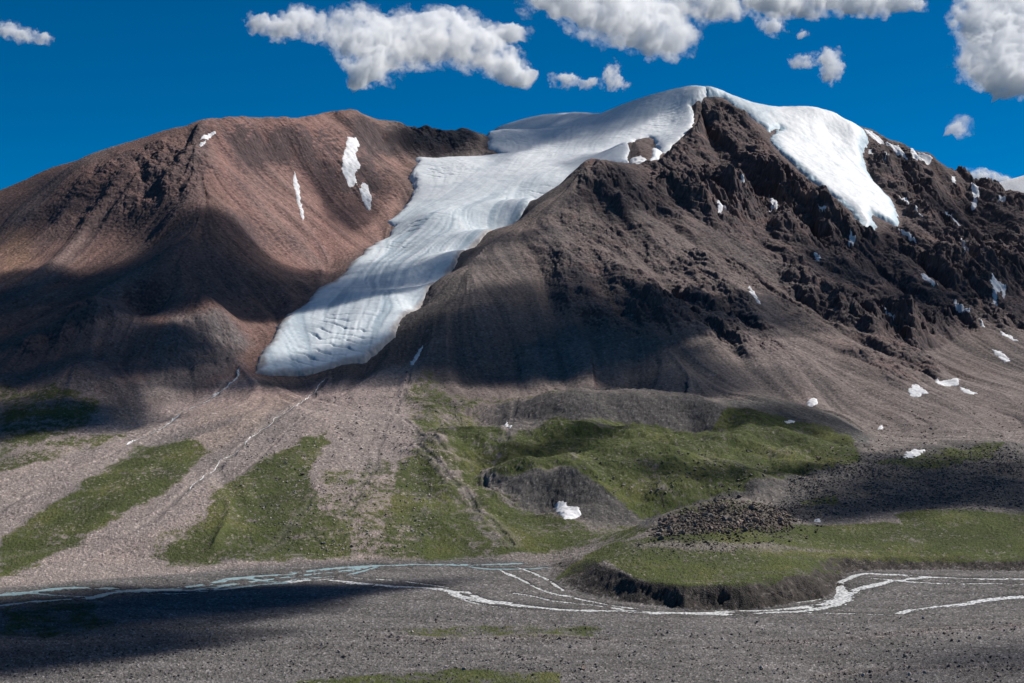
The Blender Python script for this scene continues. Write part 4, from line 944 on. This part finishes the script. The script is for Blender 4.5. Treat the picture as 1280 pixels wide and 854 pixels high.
sky_cloud([(10,36,18,12),(35,45,22,10),(55,48,12,8)], 14000, 'thin wispy cloud in the upper left corner', 120, .85, 8, .6)
sky_cloud([(1203,158,15,12),(1192,164,10,6)], 7000, 'tiny lone cloud above the right ridge', 90, .8, 9, .8)
sky_cloud([(1215,218,20,9),(1235,222,22,8),(1255,226,14,6)], 20000, 'low bright cloud peeping over the right ridge', 130, .5, 10)

# clouds overhead, out of the picture: their shadows lie on the slopes
def shade_cloud(poly, label, z=2500, th=150, soft=110, warp=150, lam=420, seed=0, dens=1.0):
    if th > 150: warp = 60
    soft *= 1.8; th *= 2.3
    pts = []
    for px, py in poly:
        D = hitH(px, py); p = np.array([(px - CX) / F * D, D, 0]); p[2] = zof(py, D); t = (z - p[2]) / SD[2]; pts.append((p + t * SD)[:2])
    P_ = np.array(pts); c = P_.mean(0); m = soft + warp; x0, y0 = P_.min(0) - m; x1, y1 = P_.max(0) + m
    st = max(10, (x1 - x0 + y1 - y0) / 300); A, B = np.meshgrid(np.arange(x0, x1, st), np.arange(y0, y1, st))
    sd = seg_sd(A + warp * fbm(A, B, lam, 5, seed + 800, .6), B + warp * fbm(A, B, lam, 5, seed + 810, .6), P_[:, 0], P_[:, 1], True)
    f = np.clip((sd + soft * .45) / (soft * 1.5), 0, 1); hh = th * f ** 1.4 * np.clip(.9 + 2.0 * fbm(A, B, 240, 5, seed + 820, .6), .0, 2.4) * dens
    hh = np.where(f > 0, np.maximum(hh, 1e-3), 0)
    o = closed_sheet('cloud', A - c[0], B - c[1], hh, (c[0], c[1], z), np.array([1., 0, 0]), np.array([0, 1., 0]), np.array([0, 0, -1.]), M_CS)
    return tag(o, label, 'cloud', 'clouds drifting overhead')
SHADE = [
 ([(250,262),(275,280),(280,325),(278,355),(250,378),(222,388),(180,400),(120,385),(150,350),(205,300)], 300, 36, 'flat cloud over the left mountain flank'),
 ([(-60,440),(60,415),(130,405),(190,425),(170,470),(60,480),(-60,475)], 110, 40, 'thin cloud over the lower left spur'),
 ([(-60,350),(60,335),(140,330),(150,350),(60,385),(-60,400)], 95, 40, 'thin cloud over the middle of the left slope'),
 ([(-80,510),(60,490),(130,480),(150,500),(110,535),(0,560),(-80,560)], 75, 40, 'small cloud over the lower left slope'),
 ([(-40,250),(60,225),(110,240),(60,290),(-40,320)], 50, 60, 'thin cloud over the far left ridge'),
 ([(615,400),(640,365),(665,350),(695,375),(705,420),(710,465),(665,475),(610,458),(590,440)], 270, 32, 'cloud over the left side of the dark buttress'),
 ([(705,415),(760,400),(800,420),(860,440),(900,480),(860,500),(780,485),(730,470)], 90, 36, 'cloud over the foot of the dark buttress'),
 ([(620,205),(660,190),(760,180),(840,150),(870,120),(830,115),(760,135),(640,145),(600,160),(500,158),(480,165),(520,190),(580,198)], 34, 60, 'long cloud over the upper glacier'),
 ([(350,400),(420,330),(500,300),(560,300),(600,290),(560,350),(480,400),(400,420)], 4, 60, 'thin cloud over the glacier tongue'),
 ([(690,205),(740,195),(790,215),(860,260),(800,290),(720,265)], 20, 50, 'small cloud over the buttress top'),
 ([(1000,300),(1100,290),(1180,320),(1290,330),(1290,400),(1180,390),(1080,380),(1010,350)], 22, 80, 'broad cloud over the right mountain face'),
 ([(1160,220),(1290,250),(1290,300),(1200,290),(1150,250)], 16, 60, 'cloud over the far right ridge'),
 ([(380,205),(440,200),(490,225),(480,260),(440,300),(400,290),(400,250)], 26, 50, 'wispy cloud over the reddish basin'),
 ([(0,760),(160,742),(330,735),(300,760),(200,800),(60,840),(-80,850),(-80,780)], 120, 40, 'cloud over the left gravel flat'),
 ([(620,545),(700,532),(790,534),(780,556),(700,560),(620,566)], 45, 25, 'small cloud over the green hill'),
 ([(990,580),(1100,562),(1290,570),(1400,600),(1400,648),(1200,650),(1000,650)], 26, 45, 'cloud over the rubble plain'),
 ([(800,566),(900,575),(1010,578),(1010,592),(900,598),(800,592)], 40, 22, 'small cloud over the right end of the green hill'),
 ([(1020,512),(1090,545),(1070,560),(940,512),(900,506)], 30, 20, 'small cloud over the moraine ridge'),
 ([(1000,800),(1290,780),(1400,800),(1400,860),(1080,860)], 14, 60, 'thin cloud over the near right gravel'),
]
for i_, (poly, th, soft, lab) in enumerate(SHADE): shade_cloud(poly, lab, th=th, soft=soft, seed=20 * i_)
sc.cycles.sample_clamp_indirect = 4.0
sc.cycles.volume_bounces = 16
sc.cycles.max_bounces = 16; sc.cycles.diffuse_bounces = 1; sc.cycles.transparent_max_bounces = 12
sc.cycles.use_adaptive_sampling = True; sc.cycles.use_denoising = True
log('done')
